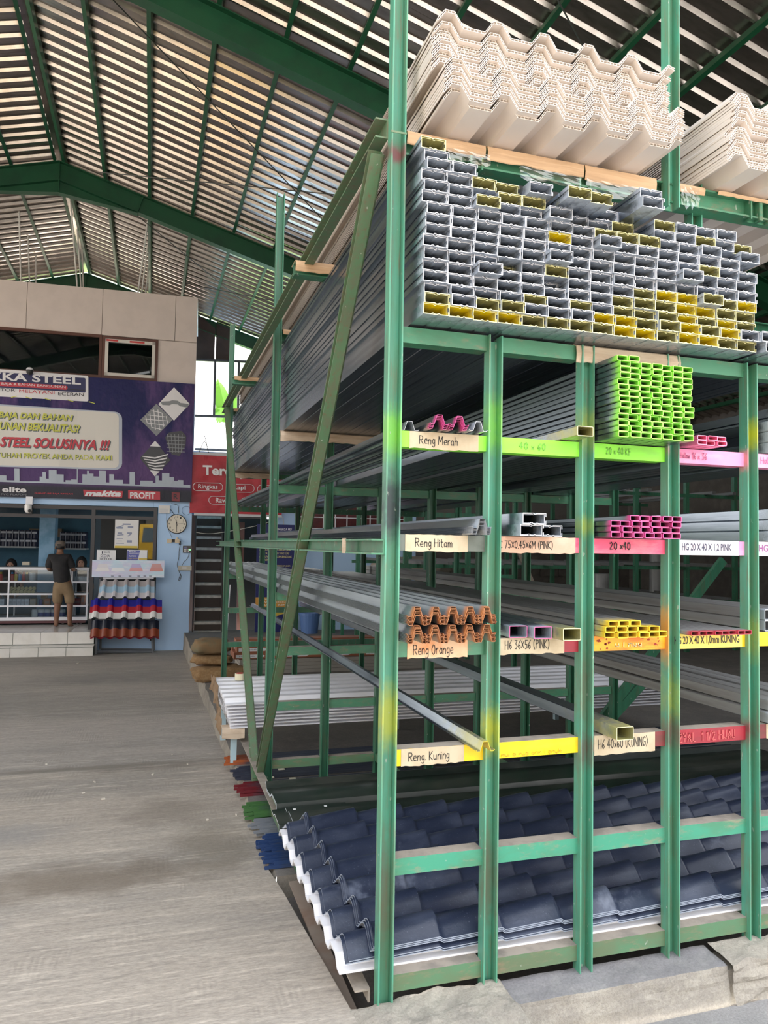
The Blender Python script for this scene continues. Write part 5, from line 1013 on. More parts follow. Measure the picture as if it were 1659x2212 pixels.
# ---- red banner right of it, above the stairs
RD = -.06; ru0, ru1 = S(411, 1050, RD)[0], S(610, 1050, RD)[0]; rz0, rz1 = S(500, 1110, RD)[1], S(500, 986, RD)[1]
rb = thing('red_banner', 'creased red banner with white words hung over the staircase', 'banner', ((ru0+ru1)/2, RD, rz0), SHOP)
red_m = M('banner_red', (.42, .014, .028, 1), .5, 0, (.30, .008, .016, 1), 2.5, .8, (1, 1, 1), .5)
wv2 = lambda u, z: .018*mnoise.noise(Vector((u*3.1, z*3.1, 1)))+.010*mnoise.noise(Vector((u*8, z*8, 4)))
mb = MB(); NX, NZ = 44, 28
V = [(ru0+(ru1-ru0)*i/NX, RD+wv2(ru0+(ru1-ru0)*i/NX, rz0+(rz1-rz0)*j/NZ), rz0+(rz1-rz0)*j/NZ) for i in range(NX+1) for j in range(NZ+1)]
mb.add(V, [(i*(NZ+1)+j, (i+1)*(NZ+1)+j, (i+1)*(NZ+1)+j+1, i*(NZ+1)+j+1) for i in range(NX) for j in range(NZ)]); mb.build('cloth', red_m, rb, SHOP)
def RBP(px, py, o=.03): u, z = S(px, py, RD); return (u, RD-o+wv2(u, z)*.6, z)
def rtext(s, x0, y0, x1, y1, bold):
    V, F = text_geo(s, bold, 0); xa = min(v[0] for v in V); xb = max(v[0] for v in V); ya = min(v[1] for v in V); yb = max(v[1] for v in V)
    MB().add([RBP(x0+(x1-x0)*(a-xa)/(xb-xa), y1+(y0-y1)*(c-ya)/(yb-ya)+.03*(x1-x0)*(a-xa)/(xb-xa)) for a, c in V], F).build('lettering', bw_, rb, SHOP)
rtext('Terdepan', 438, 1005, 562, 1033, .03); rtext('Ringkas', 428, 1046, 470, 1058, .012); rtext('Rapi', 504, 1048, 530, 1060, .012); rtext('Rawat', 466, 1075, 500, 1086, .012)
for (x0, y0, x1, y1) in ((417, 1043, 481, 1060), (492, 1046, 549, 1063), (556, 1048, 606, 1066), (451, 1072, 509, 1089), (521, 1075, 580, 1092)):
    P = [RBP(*p, .028) for p in rrect(x0, y0, x1, y1, (y1-y0)/2-.1, .02, .02)]; MB().tube(P+[P[0]], .006, 4, cap=False).build('pill_outline', bw_, rb, SHOP)
MB().box((ru0, RD-.02, rz1), (ru1, RD+.02, rz1+.05)).build('batten', M('batten_pale', (.55, .55, .58, 1), .6), rb, SHOP); MB().box((ru0+.08, RD-.02, rz0-.045), (ru1, RD+.02, rz0)).build('batten', M('batten_pale', (0, 0, 0, 1)), rb, SHOP)
# ---- tiled steps: every tile is its own piece
tile_w = M('step_tile_white', (.76, .73, .69, 1), .18, 0, (.66, .63, .58, 1), 5, .6, kind='World'); grout = M('grout_green_grey', (.16, .18, .16, 1), .9)
st = struct('trim_1', (-2.4, -.4, -.7), SHOP); ZP = -.285; UE = S(203, 1380, -.45)[0]; UE2 = S(201, 1400, -.75)[0]
MB().box((-6, -.45, -.75), (UE, 3.2, ZP-.008)).box((-6, -.75, -.75), (UE2, -.45, ZP-.213)).build('step_core', grout, st, SHOP)
tw = .43; rr = random.Random(6)
def tile(lo, hi): MB().box(lo, hi).build('tile', tile_w, st, SHOP)
for i in range(10):
    u1 = UE-.0-tw*i; u0 = max(u1-tw+.008, -6); j = rr.uniform(-.001, .001)
    tile((u0, -.458+j, ZP-.195), (u1, -.45, ZP-.004)); u1b = UE2-tw*i; tile((max(u1b-tw+.008, -6), -.758+j, ZP-.42), (u1b, -.75, ZP-.222)); tile((max(u1b-tw+.008, -6), -.75, ZP-.213), (u1b, -.46, ZP-.206+j))
    for k in range(3): tile((u0, -.45+tw*k, ZP-.008), (u1, -.458+tw*(k+1), ZP+j))
# ---- shop front frames and glass
sf = struct('window_5', (-2.4, 0, 0), SHOP); D0 = -.02
ztr1 = S(150, 1092, D0)[1]; ztr0 = S(150, 1112, D0)[1]; uj = S(333, 1200, D0)[0]; um1 = S(199, 1200, D0)[0]; um0 = S(65, 1100, D0)[0]; zfl = ZP
mb = MB(); fw = .065
sbox(mb, -6, uj+.03, ztr1-fw, ztr1, D0, .06); sbox(mb, -6, uj+.03, ztr0-fw*.9, ztr0, D0, .06); sbox(mb, um1-fw/2, um1+fw/2, zfl, ztr1-fw, D0-.005, .06); sbox(mb, uj-.03, uj+.03, -.5, ztr1-fw, D0-.005, .06); sbox(mb, um0-fw/2, um0+fw/2, ztr0, ztr1-fw, D0-.004, .06); sbox(mb, um1+fw/2, uj-.03, -.42, -.35, D0, .06)
mb.build('window_frame', frame_m, sf, SHOP)
for a, c in ((-6, um0-fw/2), (um0+fw/2, um1-fw/2), (um1+fw/2, uj-.03)): sbox(MB(), a, c, ztr0, ztr1-fw, .018, .024).build('window_pane', glass, sf, SHOP)
sbox(MB(), um1+fw/2, uj-.03, -.35, ztr0-fw*.9, .018, .024).build('window_pane', glass, sf, SHOP)
sbox(MB(), um1+.02, uj, -.7, ztr0, .9, .95).build('inner_panel', dark_m, sf, SHOP); sbox(MB(), um1, uj+.02, -.9, -.42, .0, .08).build('plinth', blue_m, sf, SHOP)
# ---- interior: column, shelf with paint cans
c0, c1 = S(84, 1170, 1.9)[0], S(118, 1170, 1.9)[0]; sbox(MB(), c0, c1, ZP, 2.1, 1.9, 2.2).build('column', M('column_blue', (.26, .46, .66, 1), .6, 0, (.16, .34, .52, 1), 4), wf, SHOP)
canb = M('can_dark', (.025, .03, .06, 1), .4); canl = M('can_label', (.42, .45, .52, 1), .5)
cd = 2.7
for si, (pa, pb, n, py) in enumerate(((0, 83, 7, 1180), (130, 188, 5, 1184))):
    za = S((pa+pb)/2, py, cd)[1]; ua, ub = S(pa-(14 if si == 0 else 0), py, cd)[0], S(pb, py, cd)[0]
    sh = thing('wall_shelf', ('pale wall shelf of paint cans left of the blue column', 'pale wall shelf of paint cans right of the blue column')[si], 'shelf', ((ua+ub)/2, cd, za), SHOP); MB().box((ua, cd-.25, za-.03), (ub, cd+.3, za)).build('board', M('shelf_grey', (.35, .38, .40, 1), .5), sh, SHOP)
    for k in range(n):
        for r in range(2):
            u = ua+(ub-ua)*(k+.6)/(n+.2)+.0; z = za+.001+.172*r; t = thing('paint_can', ('dark paint can, lower row on the shelf' if r == 0 else 'dark paint can, upper row on the shelf')+(' left of the column, ' if si == 0 else ' right of the column, ')+FST[k]+' along', 'paint can', (u, cd, z), SHOP, ('cans left of the column', 'cans right of the column')[si]+(' lower' if r == 0 else ' upper'))
            MB().lathe((u, cd, z), [(.068, 0), (.072, .004), (.072, .155), (.068, .16), (.064, .17)], 14).build('body', canb, t, SHOP); MB().box((u-.045, cd-.076, z+.095), (u+.045, cd-.05, z+.135)).build('label', canl, t, SHOP)
        MB().box((ua+(ub-ua)*(k+.1)/(n+.2)-.006, cd-.09, za+.0), (ua+(ub-ua)*(k+.1)/(n+.2)+.006, cd-.08, za+.33)).build('upright', canl, sh, SHOP)
for i, (x0, y0, x1, y1) in enumerate(((64, 1142, 84, 1156), (121, 1142, 134, 1160))):
    r_ = SB(x0, y0, x1, y1, 2.9); tag(MB().box((r_[0], 2.85, r_[1]), (r_[2], 3.1, r_[3])).build('carton', M('carton_dim', (.20, .16, .12, 1), .8), None, SHOP), ('brown carton on the cans left of the blue column', 'brown carton on the cans right of the blue column')[i], 'carton')
# ---- glass display counter
CD = .80; CH0, CH1 = ZP+.06, S(60, 1227, CD)[1]
def counter(ua, ub, label, uprights):
    t = thing('display_counter', label, 'counter', ((ua+ub)/2, CD+.25, ZP), SHOP); w = .028
    zs_ = [S(60, py, CD)[1] for py in (1335, 1309, 1283, 1256.5, 1229)]
    mb = MB()
    for i, z in enumerate(zs_): hh = .05 if i == 0 else .02; mb.box((ua, CD, z-hh), (ub, CD+.03, z+(.012 if i < 4 else .03)))
    for u in uprights: mb.box((u-w/2, CD-.002, zs_[0]), (u+w/2, CD+.028, zs_[4])).box((u-w/2, CD+.5, zs_[0]), (u+w/2, CD+.528, zs_[4]))
    mb.box((ua, CD+.5, zs_[4]-.02), (ub, CD+.53, zs_[4]+.03)).build('metal_frame', alu, t, SHOP)
    for z in zs_[:4]: MB().box((ua+.005, CD+.03, z-.008), (ub-.005, CD+.5, z+.004)).build('shelf', M('counter_shelf', (.50, .52, .55, 1), .3), t, SHOP)
    MB().box((ua, CD+.004, zs_[0]), (ub, CD+.010, zs_[4])).build('front_glass', glass, t, SHOP); MB().box((ua, CD-.01, zs_[4]+.03), (ub, CD+.54, zs_[4]+.042)).build('top_glass', M('counter_top', (.10, .12, .14, 1), .1), t, SHOP)
    MB().box((ua+.03, CD+.03, ZP+.03), (ub-.03, CD+.5, zs_[0]-.05)).build('base', M('counter_base_maroon', (.10, .03, .035, 1), .5), t, SHOP)
    mb = MB()
    for u in (ua+.12, ub-.12):
        for y in (CD+.08, CD+.44): mb.lathe((u, y-.01, ZP+.022), [(.02, 0), (.02, .02)], 10, 0, 'y'); mb.box((u-.004, y-.006, ZP+.02), (u+.004, y+.006, ZP+.035))
    mb.build('caster', frame_m, t, SHOP); return zs_
uc0 = S(-60, 1280, CD)[0]; ucm = S(152, 1280, CD)[0]; uc1 = S(190, 1280, CD)[0]; uup = S(18, 1280, CD)[0]
zs_ = counter(uc0, ucm-.005, 'long white-framed glass display counter, the larger one on the left', (uc0+.02, uup, ucm-.02)); counter(ucm+.005, uc1, 'short white-framed glass counter to the right of the customer', (ucm+.02, uc1-.015))
gd = CD+.16; zz = lambda i: zs_[i]+.0045
def gu(px, d=gd): return S(px, 1280, d)[0]
cols = [(.55, .05, .04, 1), (.70, .48, .05, 1), (.04, .25, .50, 1), (.45, .04, .05, 1), (.10, .09, .10, 1)]
for i, px in enumerate((1, 25, 33, 42, 50, 57, -8)):
    u = gu(px); t = thing('spray_can', ('red spray can at the left edge of the top counter shelf', 'red and gold spray can, first in the row on the top counter shelf', 'yellow spray can, second in the row on the top shelf', 'blue spray can, third in the row on the top shelf', 'red spray can, fourth in the row on the top shelf', 'dark spray can, last in the row on the top shelf', 'gold spray can far left on the top counter shelf')[i], 'spray can', (u, gd, zz(3)), SHOP)
    MB().lathe((u, gd, zz(3)), [(.027, 0), (.029, .004), (.029, .115), (.020, .13)], 12).build('body', M('can_%d' % i, cols[(i+4) % 5 if i else 0], .4), t, SHOP); MB().lathe((u, gd, zz(3)+.13), [(.020, 0), (.020, .035), (.016, .04)], 10).build('cap', M('cap_%d' % i, cols[(i+1) % 5], .4), t, SHOP)
mb = MB(); u = gu(69); tag(MB().lathe((u, gd, zz(3)), [(.06, 0), (.065, .155), (.06, .16)], 16).build('plastic_tub', M('tub_clear', (.55, .58, .62, 1), .3), None, SHOP), 'pale plastic tub on the top counter shelf', 'tub')
for i in range(6):
    u = gu(162+4.6*i); tag(MB().lathe((u, gd, zz(3)), [(.022, 0), (.026, .05), (.018, .07), (.02, .09)], 10).build('bulb', M('bulb_white', (.7, .72, .75, 1), .3), None, SHOP), 'white bulb on the top shelf of the short counter, %s from the left' % FST[i], 'bulb', 'white bulbs in the short counter')
rollm = M('roll_cream', (.62, .54, .30, 1), .5); rollc = M('roll_core', (.16, .12, .06, 1), .8)
for r in range(2):
    for k in range(7):
        u = gu(24+8.2*k+(2 if r else 0)); z = zz(2)+.031+.062*r
        t = thing('tape_roll', 'cream tape roll, '+('upper' if r else 'lower')+' row on the second counter shelf, '+FST[k]+' from the left', 'tape roll', (u, CD+.1, z-.03), SHOP, 'cream tape rolls '+('upper' if r else 'lower'))
        MB().lathe((u, CD+.07, z), [(.031, 0), (.031, .06), (.019, .06), (.019, 0)], 14, 0, 'y').build('tape_body', rollm, t, SHOP); MB().lathe((u, CD+.075, z), [(.019, 0), (.019, .05), (.014, .05), (.014, 0)], 12, 0, 'y').build('core', rollc, t, SHOP)
def carton(px0, px1, lvl, h, c, label, d=gd, n='carton', grp=None):
    ua, ub = gu(px0), gu(px1); t = thing(n, label, 'box', ((ua+ub)/2, d, zz(lvl)), SHOP, grp); MB().box((ua+.003, d-.07, zz(lvl)), (ub-.003, d+.08, zz(lvl)+h)).build('body', M('box_'+str(c), c, .6), t, SHOP)
    MB().box((ua+.012, d-.0715, zz(lvl)+h*.25), (ub-.012, d-.07, zz(lvl)+h*.7)).build('print', M('boxp_'+str(c), tuple(min(1, v*.5+.15) for v in c[:3])+(1,), .6), t, SHOP)
for k in range(5): carton(20.5+9*k, 29.5+9*k, 1, .12, (.55, .58, .66, 1), 'white square box on the third counter shelf, %s from the left' % FST[k], grp='white boxes in a row')
for k in range(2): carton(-8+10*k, 2+10*k, 1, .12, (.55, .58, .66, 1), 'white box left of the counter upright, %s from the left' % FST[k], grp='white boxes left of the upright')
carton(67, 80, 1, .12, (.42, .36, .30, 1), 'grey brown box beside the white boxes on the third shelf'); carton(98, 110, 1, .12, (.45, .16, .07, 1), 'orange box on the third counter shelf left of the customer'); carton(86, 99, 1, .19, (.34, .22, .12, 1), 'tall brown box at the rear of the third shelf', CD+.34)
carton(119, 134, 1, .08, (.20, .07, .04, 1), 'dark brown low box seen between the customer and the counter'); carton(157, 175, 1, .12, (.30, .04, .05, 1), 'red box in the short counter'); carton(176, 185, 1, .22, (.45, .13, .07, 1), 'tall orange box at the right end of the short counter')
for i, px in enumerate((77, 91, 105, 119, 136)):
    u = gu(px); t = thing('paint_tin', 'white tin, leftmost of the tins on the bottom counter shelf' if i == 0 else 'white and blue tin on the bottom counter shelf, %s of the blue ones' % FST[i-1], 'tin', (u, gd, zz(0)), SHOP, None if i == 0 else 'blue tins on the bottom shelf')
    MB().lathe((u, gd, zz(0)), [(.055, 0), (.058, .004), (.058, .125), (.05, .14)], 14).build('body', M('tin_white', (.62, .64, .68, 1), .4), t, SHOP)
    if i: MB().lathe((u, gd, zz(0)+.01), [(.0588, 0), (.0588, .075)], 14).build('band', M('tin_blue', (.05, .08, .28, 1), .4), t, SHOP)
u = gu(89); tag(MB().lathe((u, gd, zz(1)), [(.03, 0), (.032, .1), (.02, .115)], 12).build('small_tin', M('tin_blue', (0, 0, 0, 1)), None, SHOP), 'small dark blue tin on the third counter shelf', 'tin')
r_ = SB(49, 1217, 65, 1224, CD+.3); tag(MB().box((r_[0], CD+.25, CH1+.047), (r_[2], CD+.4, CH1+.047+r_[3]-r_[1])).build('card_box', M('box_pale', (.55, .50, .40, 1), .7), None, SHOP), 'small pale box on top of the long counter', 'box')
# ---- posters on the glass and the long sample board
sg = thing('paper_poster', 'white product poster with a yellow foot taped inside the right shop window', 'poster', ((S(272, 1184)[0]), -.03, S(272, 1184)[1]), SHOP); flat('sheet', SB(248, 1123, 299, 1184, -.03), -.03, M('poster_white', (.74, .73, .73, 1), .6), sg)
flat('yellow_foot', SB(248, 1179, 297, 1184, -.03), -.0345, M('poster_foot', (.65, .48, .08, 1), .6), sg); mb = MB(); rr = random.Random(3)
for (x0, y0, x1, y1) in ((265, 1131, 282, 1134), (252, 1138, 266, 1142), (276, 1137, 288, 1140), (254, 1150, 264, 1153), (275, 1150, 285, 1153), (252, 1163, 266, 1164.2), (255, 1168, 264, 1169.2), (250, 1173, 268, 1174.4), (274, 1167, 285, 1172)): r_ = SB(x0, y0, x1, y1, -.03); mb.box((r_[0], -.0352, r_[1]), (r_[2], -.034, r_[3]))
for (x0, y0, x1, y1) in ((251, 1140, 267, 1135), (253, 1156, 267, 1155), (276, 1158, 284, 1153)): a, c = S(x0, y0, -.03), S(x1, y1, -.03); mb.bar((a[0], -.0346, a[1]), (c[0], -.0346, c[1]), .002, .018, (0, 0, 1))
mb.build('print', M('poster_print', (.25, .28, .40, 1), .6), sg, SHOP)
s2 = thing('sign_card', 'white card sign reading SEDIA TRIPLEK in the right shop window', 'sign', (S(229, 1212, -.05)[0], -.05, S(229, 1212, -.05)[1]), SHOP); flat('sheet', SB(209, 1188, 250, 1213, -.05), -.05, pkw, s2)
mb = MB(); r_ = SB(217, 1198, 238, 1204, -.05); print_text(mb, 'SEDIA', r_, -.0552, .004); r_ = SB(214, 1205, 243, 1210, -.05); print_text(mb, 'TRIPLEK', r_, -.0552, .004); mb.build('lettering', ink_blue, s2, SHOP)
mb = MB(); r_ = SB(225, 1191, 238, 1195, -.05); print_text(mb, 'REKKA STEEL', r_, -.0552, .004); r_ = SB(220, 1190.5, 223, 1196, -.05); mb.box((r_[0], -.0556, r_[1]), (r_[2], -.054, r_[3])); mb.build('logo', ink_blue, s2, SHOP)
s3 = thing('sign_card', 'purple and white card sign with a yellow foot beside the SEDIA TRIPLEK card', 'sign', (S(296, 1212, -.05)[0], -.05, S(296, 1212, -.05)[1]), SHOP); flat('sheet', SB(274, 1188, 318, 1213, -.05), -.05, pkw, s3)
a = [S(x, y, -.05) for x, y in ((275, 1189), (303, 1189), (297, 1212), (275, 1212))]; MB().face([(p[0], -.0546, p[1]) for p in reversed(a)]).build('purple_field', M('card_purple', (.12, .13, .42, 1), .5), s3, SHOP)
mb = MB()
for s_, y in (('MENJUAL', 1190), ('JASA PASANG', 1194), ('PLAFOND', 1199.5)): r_ = SB(279, y, 279+2*len(s_)+1, y+3.4, -.05); print_text(mb, s_, r_, -.0552, .006)
mb.build('lettering', pkw, s3, SHOP); mb = MB(); r_ = SB(278, 1205, 299, 1208.5, -.05); print_text(mb, 'BAJA RINGAN', r_, -.0556, .006); r_ = SB(300, 1206, 318, 1209, -.05); mb.box((r_[0], -.0552, r_[1]), (r_[2], -.054, r_[3])); mb.build('yellow_print', M('poster_foot', (0, 0, 0, 1)), s3, SHOP)
DS = -.38
b = NB('sample_board_print'); c = b.mix(b.ramp(b.noise(1.6, b.coord('Object', (1.2, 1, 2)), 3), .35, .65), (.62, .58, .78, 1), (.52, .74, .84, 1)); c = b.mix(b.ramp(b.noise(4, b.coord('Object', (1, 1, 5)), 3), .5, .7, 0, .7), c, (.82, .82, .88, 1)); b.color(c); b.set(.3); sbm = b.m
sb_ = thing('sample_board', 'long pale lilac and blue board with small roof pictures on the sample stand', 'board', (S(276, 1247, DS)[0], DS, S(276, 1247, DS)[1]), SHOP)
flat('sheet', SB(199, 1210, 355, 1247, DS), DS, [sbm], sb_, .012)
for x0, c, c2 in ((207, (.70, .68, .74, 1), (.78, .76, .78, 1)), (240, (.55, .68, .82, 1), (.80, .82, .86, 1)), (279, (.52, .46, .72, 1), (.70, .36, .38, 1)), (323, (.62, .34, .34, 1), (.66, .30, .28, 1))):
    w = 30
    for k, cc in enumerate((c, c2)):
        P = [(x0+6-3*k, 1218+8*k), (x0+w-6+3*k, 1218+8*k), (x0+w-3+3*k, 1226+8*k), (x0+3-3*k, 1226+8*k)]; MB().face([(lambda q: (q[0], DS-.0135, q[1]))(S(x, y, DS)) for x, y in reversed(P)]).build('picture', M('pic_%s' % str(cc), cc, .5), sb_, SHOP)
mb = MB()
for x in (240, 256, 278, 297, 310, 322): r_ = SB(x, 1243.5, x+6, 1245, DS); mb.box((r_[0], DS-.0132, r_[1]), (r_[2], DS-.012, r_[3]))
mb.build('logo', ink_blue, sb_, SHOP)
# ---- sample stand with roof sheet samples
ss = thing('sample_stand', 'grey steel stand holding roof sheet samples against the blue wall', 'stand', (S(268, 1420, DS)[0], DS, S(268, 1420, DS)[1]), SHOP); gst = M('stand_grey', (.13, .14, .155, 1), .5)
def sbar(x0, y0, d0, x1, y1, d1, w=.03): a, c = S(x0, y0, d0), S(x1, y1, d1); return MB().bar((a[0], d0, a[1]), (c[0], d1, c[1]), w, w, (1, .3, .2))
zl = -.056*11.8+.005
for (x0, y0, x1, y1) in ((216, 1250, 206, 1425), (325, 1250, 330, 1421)): sbar(x0, y0, -.30, x1, y1, DS-.12).build('leg', gst, ss, SHOP)
for (x0, y0, x1, y1) in ((219, 1250, 217, 1402), (327, 1250, 333, 1404)): sbar(x0, y0, -.14, x1, y1, -.14).build('leg', gst, ss, SHOP)
sbar(209, 1408, DS-.1, 329, 1408, DS-.1).build('crossbar', gst, ss, SHOP); sbar(217, 1402, -.14, 333, 1404, -.14).build('crossbar', gst, ss, SHOP)
for y in (1250, 1292, 1340): sbar(214, y, -.28, 328, y, -.28).build('crossbar', gst, ss, SHOP)
sbar(223, 1249, DS, 332, 1249, DS, .02).build('light_strip', M('strip_white', (.75, .75, .80, 1), .4), ss, SHOP)
def sample(x0, x1, ya, yb, yt0, da, db, n, kind, m, label, dz=0):
    """one strip of ribbed roof sheet; (ya..yb) rows in the photo, leaning from depth da to db"""
    mb = MB(); N = n*12; V = []
    for j, (y, d) in enumerate(((ya, da), (yb, db))):
        xo = (x0-j*yt0, x1)
        for i in range(N+1):
            t = i/N; q = (t*n) % 1.0; h = (.035 if .30 < q < .55 else .0 if (q < .2 or q > .65) else .0175) if kind == 't' else .026*(.5-.5*math.cos(2*PI*q))
            u, z = S(xo[0]+(xo[1]-xo[0])*t, y, d); V.append((u, d-h*.8, z+h*1.0+dz))
    for i in range(N): mb.add([V[i], V[i+1], V[N+1+i+1], V[N+1+i]], [(0, 3, 2, 1)])
    for i in range(N): a, c = V[N+1+i], V[N+1+i+1]; mb.add([a, c, (c[0], c[1]+.02, c[2]-.005), (a[0], a[1]+.02, a[2]-.005)], [(0, 3, 2, 1)])
    return tag(mb.build('roof_sample', m, None, SHOP), label, 'roof sample')
sm = lambda nm, c, r=.35: M('sample_'+nm, c, r)
sample(217, 334, 1255, 1268, 2, -.42, -.46, 5, 't', sm('taupe', (.36, .33, .34, 1)), 'taupe ribbed roof strip at the top of the sample stand'); sample(215, 334, 1267.5, 1281, 2, -.46, -.50, 5, 't', sm('light_blue', (.30, .46, .60, 1)), 'light blue ribbed roof strip in the top row of samples'); sample(213, 334, 1280.5, 1292, 2, -.50, -.54, 5, 't', sm('pale_grey', (.55, .53, .57, 1)), 'pale grey ribbed roof strip in the top row of samples')
sample(197, 350, 1296, 1311, 2, -.46, -.52, 5, 't', sm('blue', (.012, .012, .26, 1)), 'deep blue ribbed roof strip in the middle row of samples'); sample(195, 350, 1310.5, 1324, 1, -.52, -.57, 5, 't', sm('red', (.36, .006, .02, 1)), 'bright red ribbed roof strip in the middle row of samples'); sample(193.5, 350, 1323.5, 1337, 2, -.57, -.62, 5, 't', sm('white', (.68, .67, .66, 1)), 'white ribbed roof strip in the middle row of samples')
sample(198, 344, 1341, 1360, 2, -.50, -.57, 7, 'c', sm('navy', (.012, .016, .03, 1), .25), 'dark navy wavy roof strip in the bottom row of samples'); sample(196, 344, 1359, 1377, 2, -.57, -.64, 7, 'c', sm('rust', (.22, .045, .02, 1), .3), 'rust brown wavy roof strip in the bottom row of samples'); sample(195, 344, 1376, 1380, .5, -.60, -.63, 7, 'c', sm('dark_red', (.22, .015, .03, 1), .4), 'dark red wavy edge at the very bottom of the samples')
# ---- clock, router, sockets, keypad, cables
def wc(px, py, d=0): u, z = S(px, py, d); return u, z
u, z = wc(382, 1132); ck = thing('wall_clock', 'round cream wall clock on the blue wall', 'clock', (u, -.02, z-.18), SHOP); R = .178
MB().lathe((u, -.035, z), [(R, .035), (R, 0), (R-.012, -.004), (R-.014, .004)], 36, 0, 'y').build('rim', M('clock_rim', (.03, .03, .03, 1), .4), ck, SHOP)
MB().lathe((u, -.034, z), [(R-.012, .01), (R-.012, 0)], 36, 0, 'y').build('dial', M('clock_dial', (.72, .66, .55, 1), .5), ck, SHOP)
mb = MB()
for h in range(1, 13):
    a = 2*PI*h/12; cx, cz = u+.133*math.sin(a), z+.133*math.cos(a); s_ = str(h); w = .012*len(s_); print_text(mb, s_, (cx-w, cz-.016, cx+w, cz+.016), -.036)
mb.build('numerals', ink, ck, SHOP)
for nm, ang, L, w in (('hour_hand', -14, .085, .010), ('minute_hand', 182, .12, .008), ('second_hand', 81, .13, .003)): a = math.radians(ang); MB().bar((u-.03*math.sin(a), -.039, z-.03*math.cos(a)), (u+L*math.sin(a), -.039, z+L*math.cos(a)), w, .002, (0, 1, 0)).build(nm, ink, ck, SHOP)
r_ = SB(343, 1092, 367, 1109, 0); rt = thing('router_box', 'white plastic router box on the blue wall above the clock', 'router', ((r_[0]+r_[2])/2, 0, r_[1]), SHOP); wpl = M('plastic_cream', (.66, .64, .62, 1), .4); MB().box((r_[0], -.04, r_[1]), (r_[2], -.001, r_[3])).build('case', wpl, rt, SHOP); mb = MB()
for k in range(6): zz_ = r_[1]+.02+.012*k; mb.box((r_[0]+.02, -.0415, zz_), (r_[2]-.02, -.04, zz_+.004))
mb.build('vent', bgrey, rt, SHOP)
r_ = SB(361, 1164, 371, 1173, 0); sk = thing('wall_socket', 'cream wall socket with black plug and splitter under the clock', 'socket', ((r_[0]+r_[2])/2, 0, r_[1]), SHOP); MB().box((r_[0], -.03, r_[1]), (r_[2], -.001, r_[3])).build('plate', M('socket_cream', (.62, .52, .38, 1), .5), sk, SHOP); r2_ = SB(371, 1165, 378, 1171, 0); MB().box((r2_[0], -.028, r2_[1]), (r2_[2], -.001, r2_[3])).build('plug', ink, sk, SHOP)
r2_ = SB(378, 1161, 388, 1173, 0); MB().box((r2_[0], -.045, r2_[1]), (r2_[2], -.001, r2_[1]+.07)).lathe(((r2_[0]+r2_[2])/2, -.03, r2_[1]+.07), [(.025, 0), (.012, .04)], 10).build('splitter', M('socket_cream', (0, 0, 0, 1)), sk, SHOP); r2_ = SB(387, 1168, 390.5, 1177, 0); MB().box((r2_[0], -.04, r2_[1]), (r2_[2], -.001, r2_[3])).build('adapter', ink, sk, SHOP)
r_ = SB(395, 1179, 417, 1194, 0); kp = thing('door_keypad', 'black fingerprint keypad with a green light by the stairs', 'keypad', ((r_[0]+r_[2])/2, 0, r_[1]), SHOP); MB().box((r_[0], -.04, r_[1]), (r_[2]-.02, -.001, r_[3])).build('case', M('keypad_black', (.008, .009, .015, 1), .25), kp, SHOP); mb = MB()
for i in range(4):
    for j in range(3): a, c = r_[0]+.02+.024*i, r_[1]+.012+.02*j; mb.box((a, -.0415, a+.0*0+c*0+c) if False else (a, -.0415, c), (a+.016, -.04, c+.014))
mb.build('key', bw_, kp, SHOP); e = NB('green_light'); e.b.inputs['Emission Color'].default_value = (.1, 1, .25, 1); e.b.inputs['Emission Strength'].default_value = .6; MB().box((r_[2]-.07, -.0415, r_[1]+.045), (r_[2]-.04, -.04, r_[1]+.065)).build('light', e.m, kp, SHOP); MB().box((r_[0]+.02, -.0415, r_[3]-.05), (r_[0]+.07, -.04, r_[3]-.015)).build('display', M('lcd_blue', (.03, .06, .22, 1), .2), kp, SHOP)
r_ = SB(385, 1222, 415, 1232, 0); cbx = thing('wall_box', 'cream switch box low on the blue wall below the keypad', 'box', ((r_[0]+r_[2])/2, 0, r_[1]), SHOP); MB().box((r_[0], -.05, r_[1]), (r_[2]-.01, -.001, r_[3])).build('case', M('box_cream', (.55, .52, .44, 1), .5), cbx, SHOP); MB().box((r_[0]+.07, -.052, r_[1]+.02), (r_[2]-.1, -.05, r_[3]-.015)).build('cover', wpl, cbx, SHOP)
def cable(pts, label, r=.004, m=frame_m, d=-.012):
    P = [(lambda q: Vector((q[0], d, q[1])))(S(x, y, d)) for x, y in pts]; Q = []
    for i in range(len(P)-1):
        p0, p1, p2, p3 = P[max(i-1, 0)], P[i], P[i+1], P[min(i+2, len(P)-1)]
        for k in range(5): t = k/5; Q.append(.5*((2*p1)+(p2-p0)*t+(2*p0-5*p1+4*p2-p3)*t*t+(3*p1-p0-3*p2+p3)*t**3))
    Q.append(P[-1]); tag(MB().tube(Q, r, 5).build('cable', m, None, SHOP), label, 'cable')
cable([(360, 1109), (360, 1130), (364, 1145), (370, 1158), (371, 1162)], 'thin grey cable running from the router down past the clock', .003, gst)
cable([(362, 1092), (368, 1100), (376, 1112), (372, 1118), (371, 1114), (377, 1111), (379, 1117), (373, 1122), (380, 1116), (385, 1108), (384, 1092), (370, 1088)], 'dark cable coiled at the top of the clock', .0045)
cable([(389, 1177), (387, 1190), (386, 1205), (383, 1220), (387, 1235), (391, 1244), (388, 1254), (386, 1252), (390, 1240)], 'black cable hanging from the adapter down the blue wall', .005)
cable([(409, 1194), (405, 1206), (397, 1214), (394, 1221)], 'black cable from the keypad to the switch box', .004)
P = [(402+9*math.cos(t/12*2*PI), 1103+9.5*math.sin(t/12*2*PI)) for t in range(13)]; cable(P, 'blue cable loop on the wall above the keypad', .004, M('cable_blue', (.16, .24, .38, 1), .5))
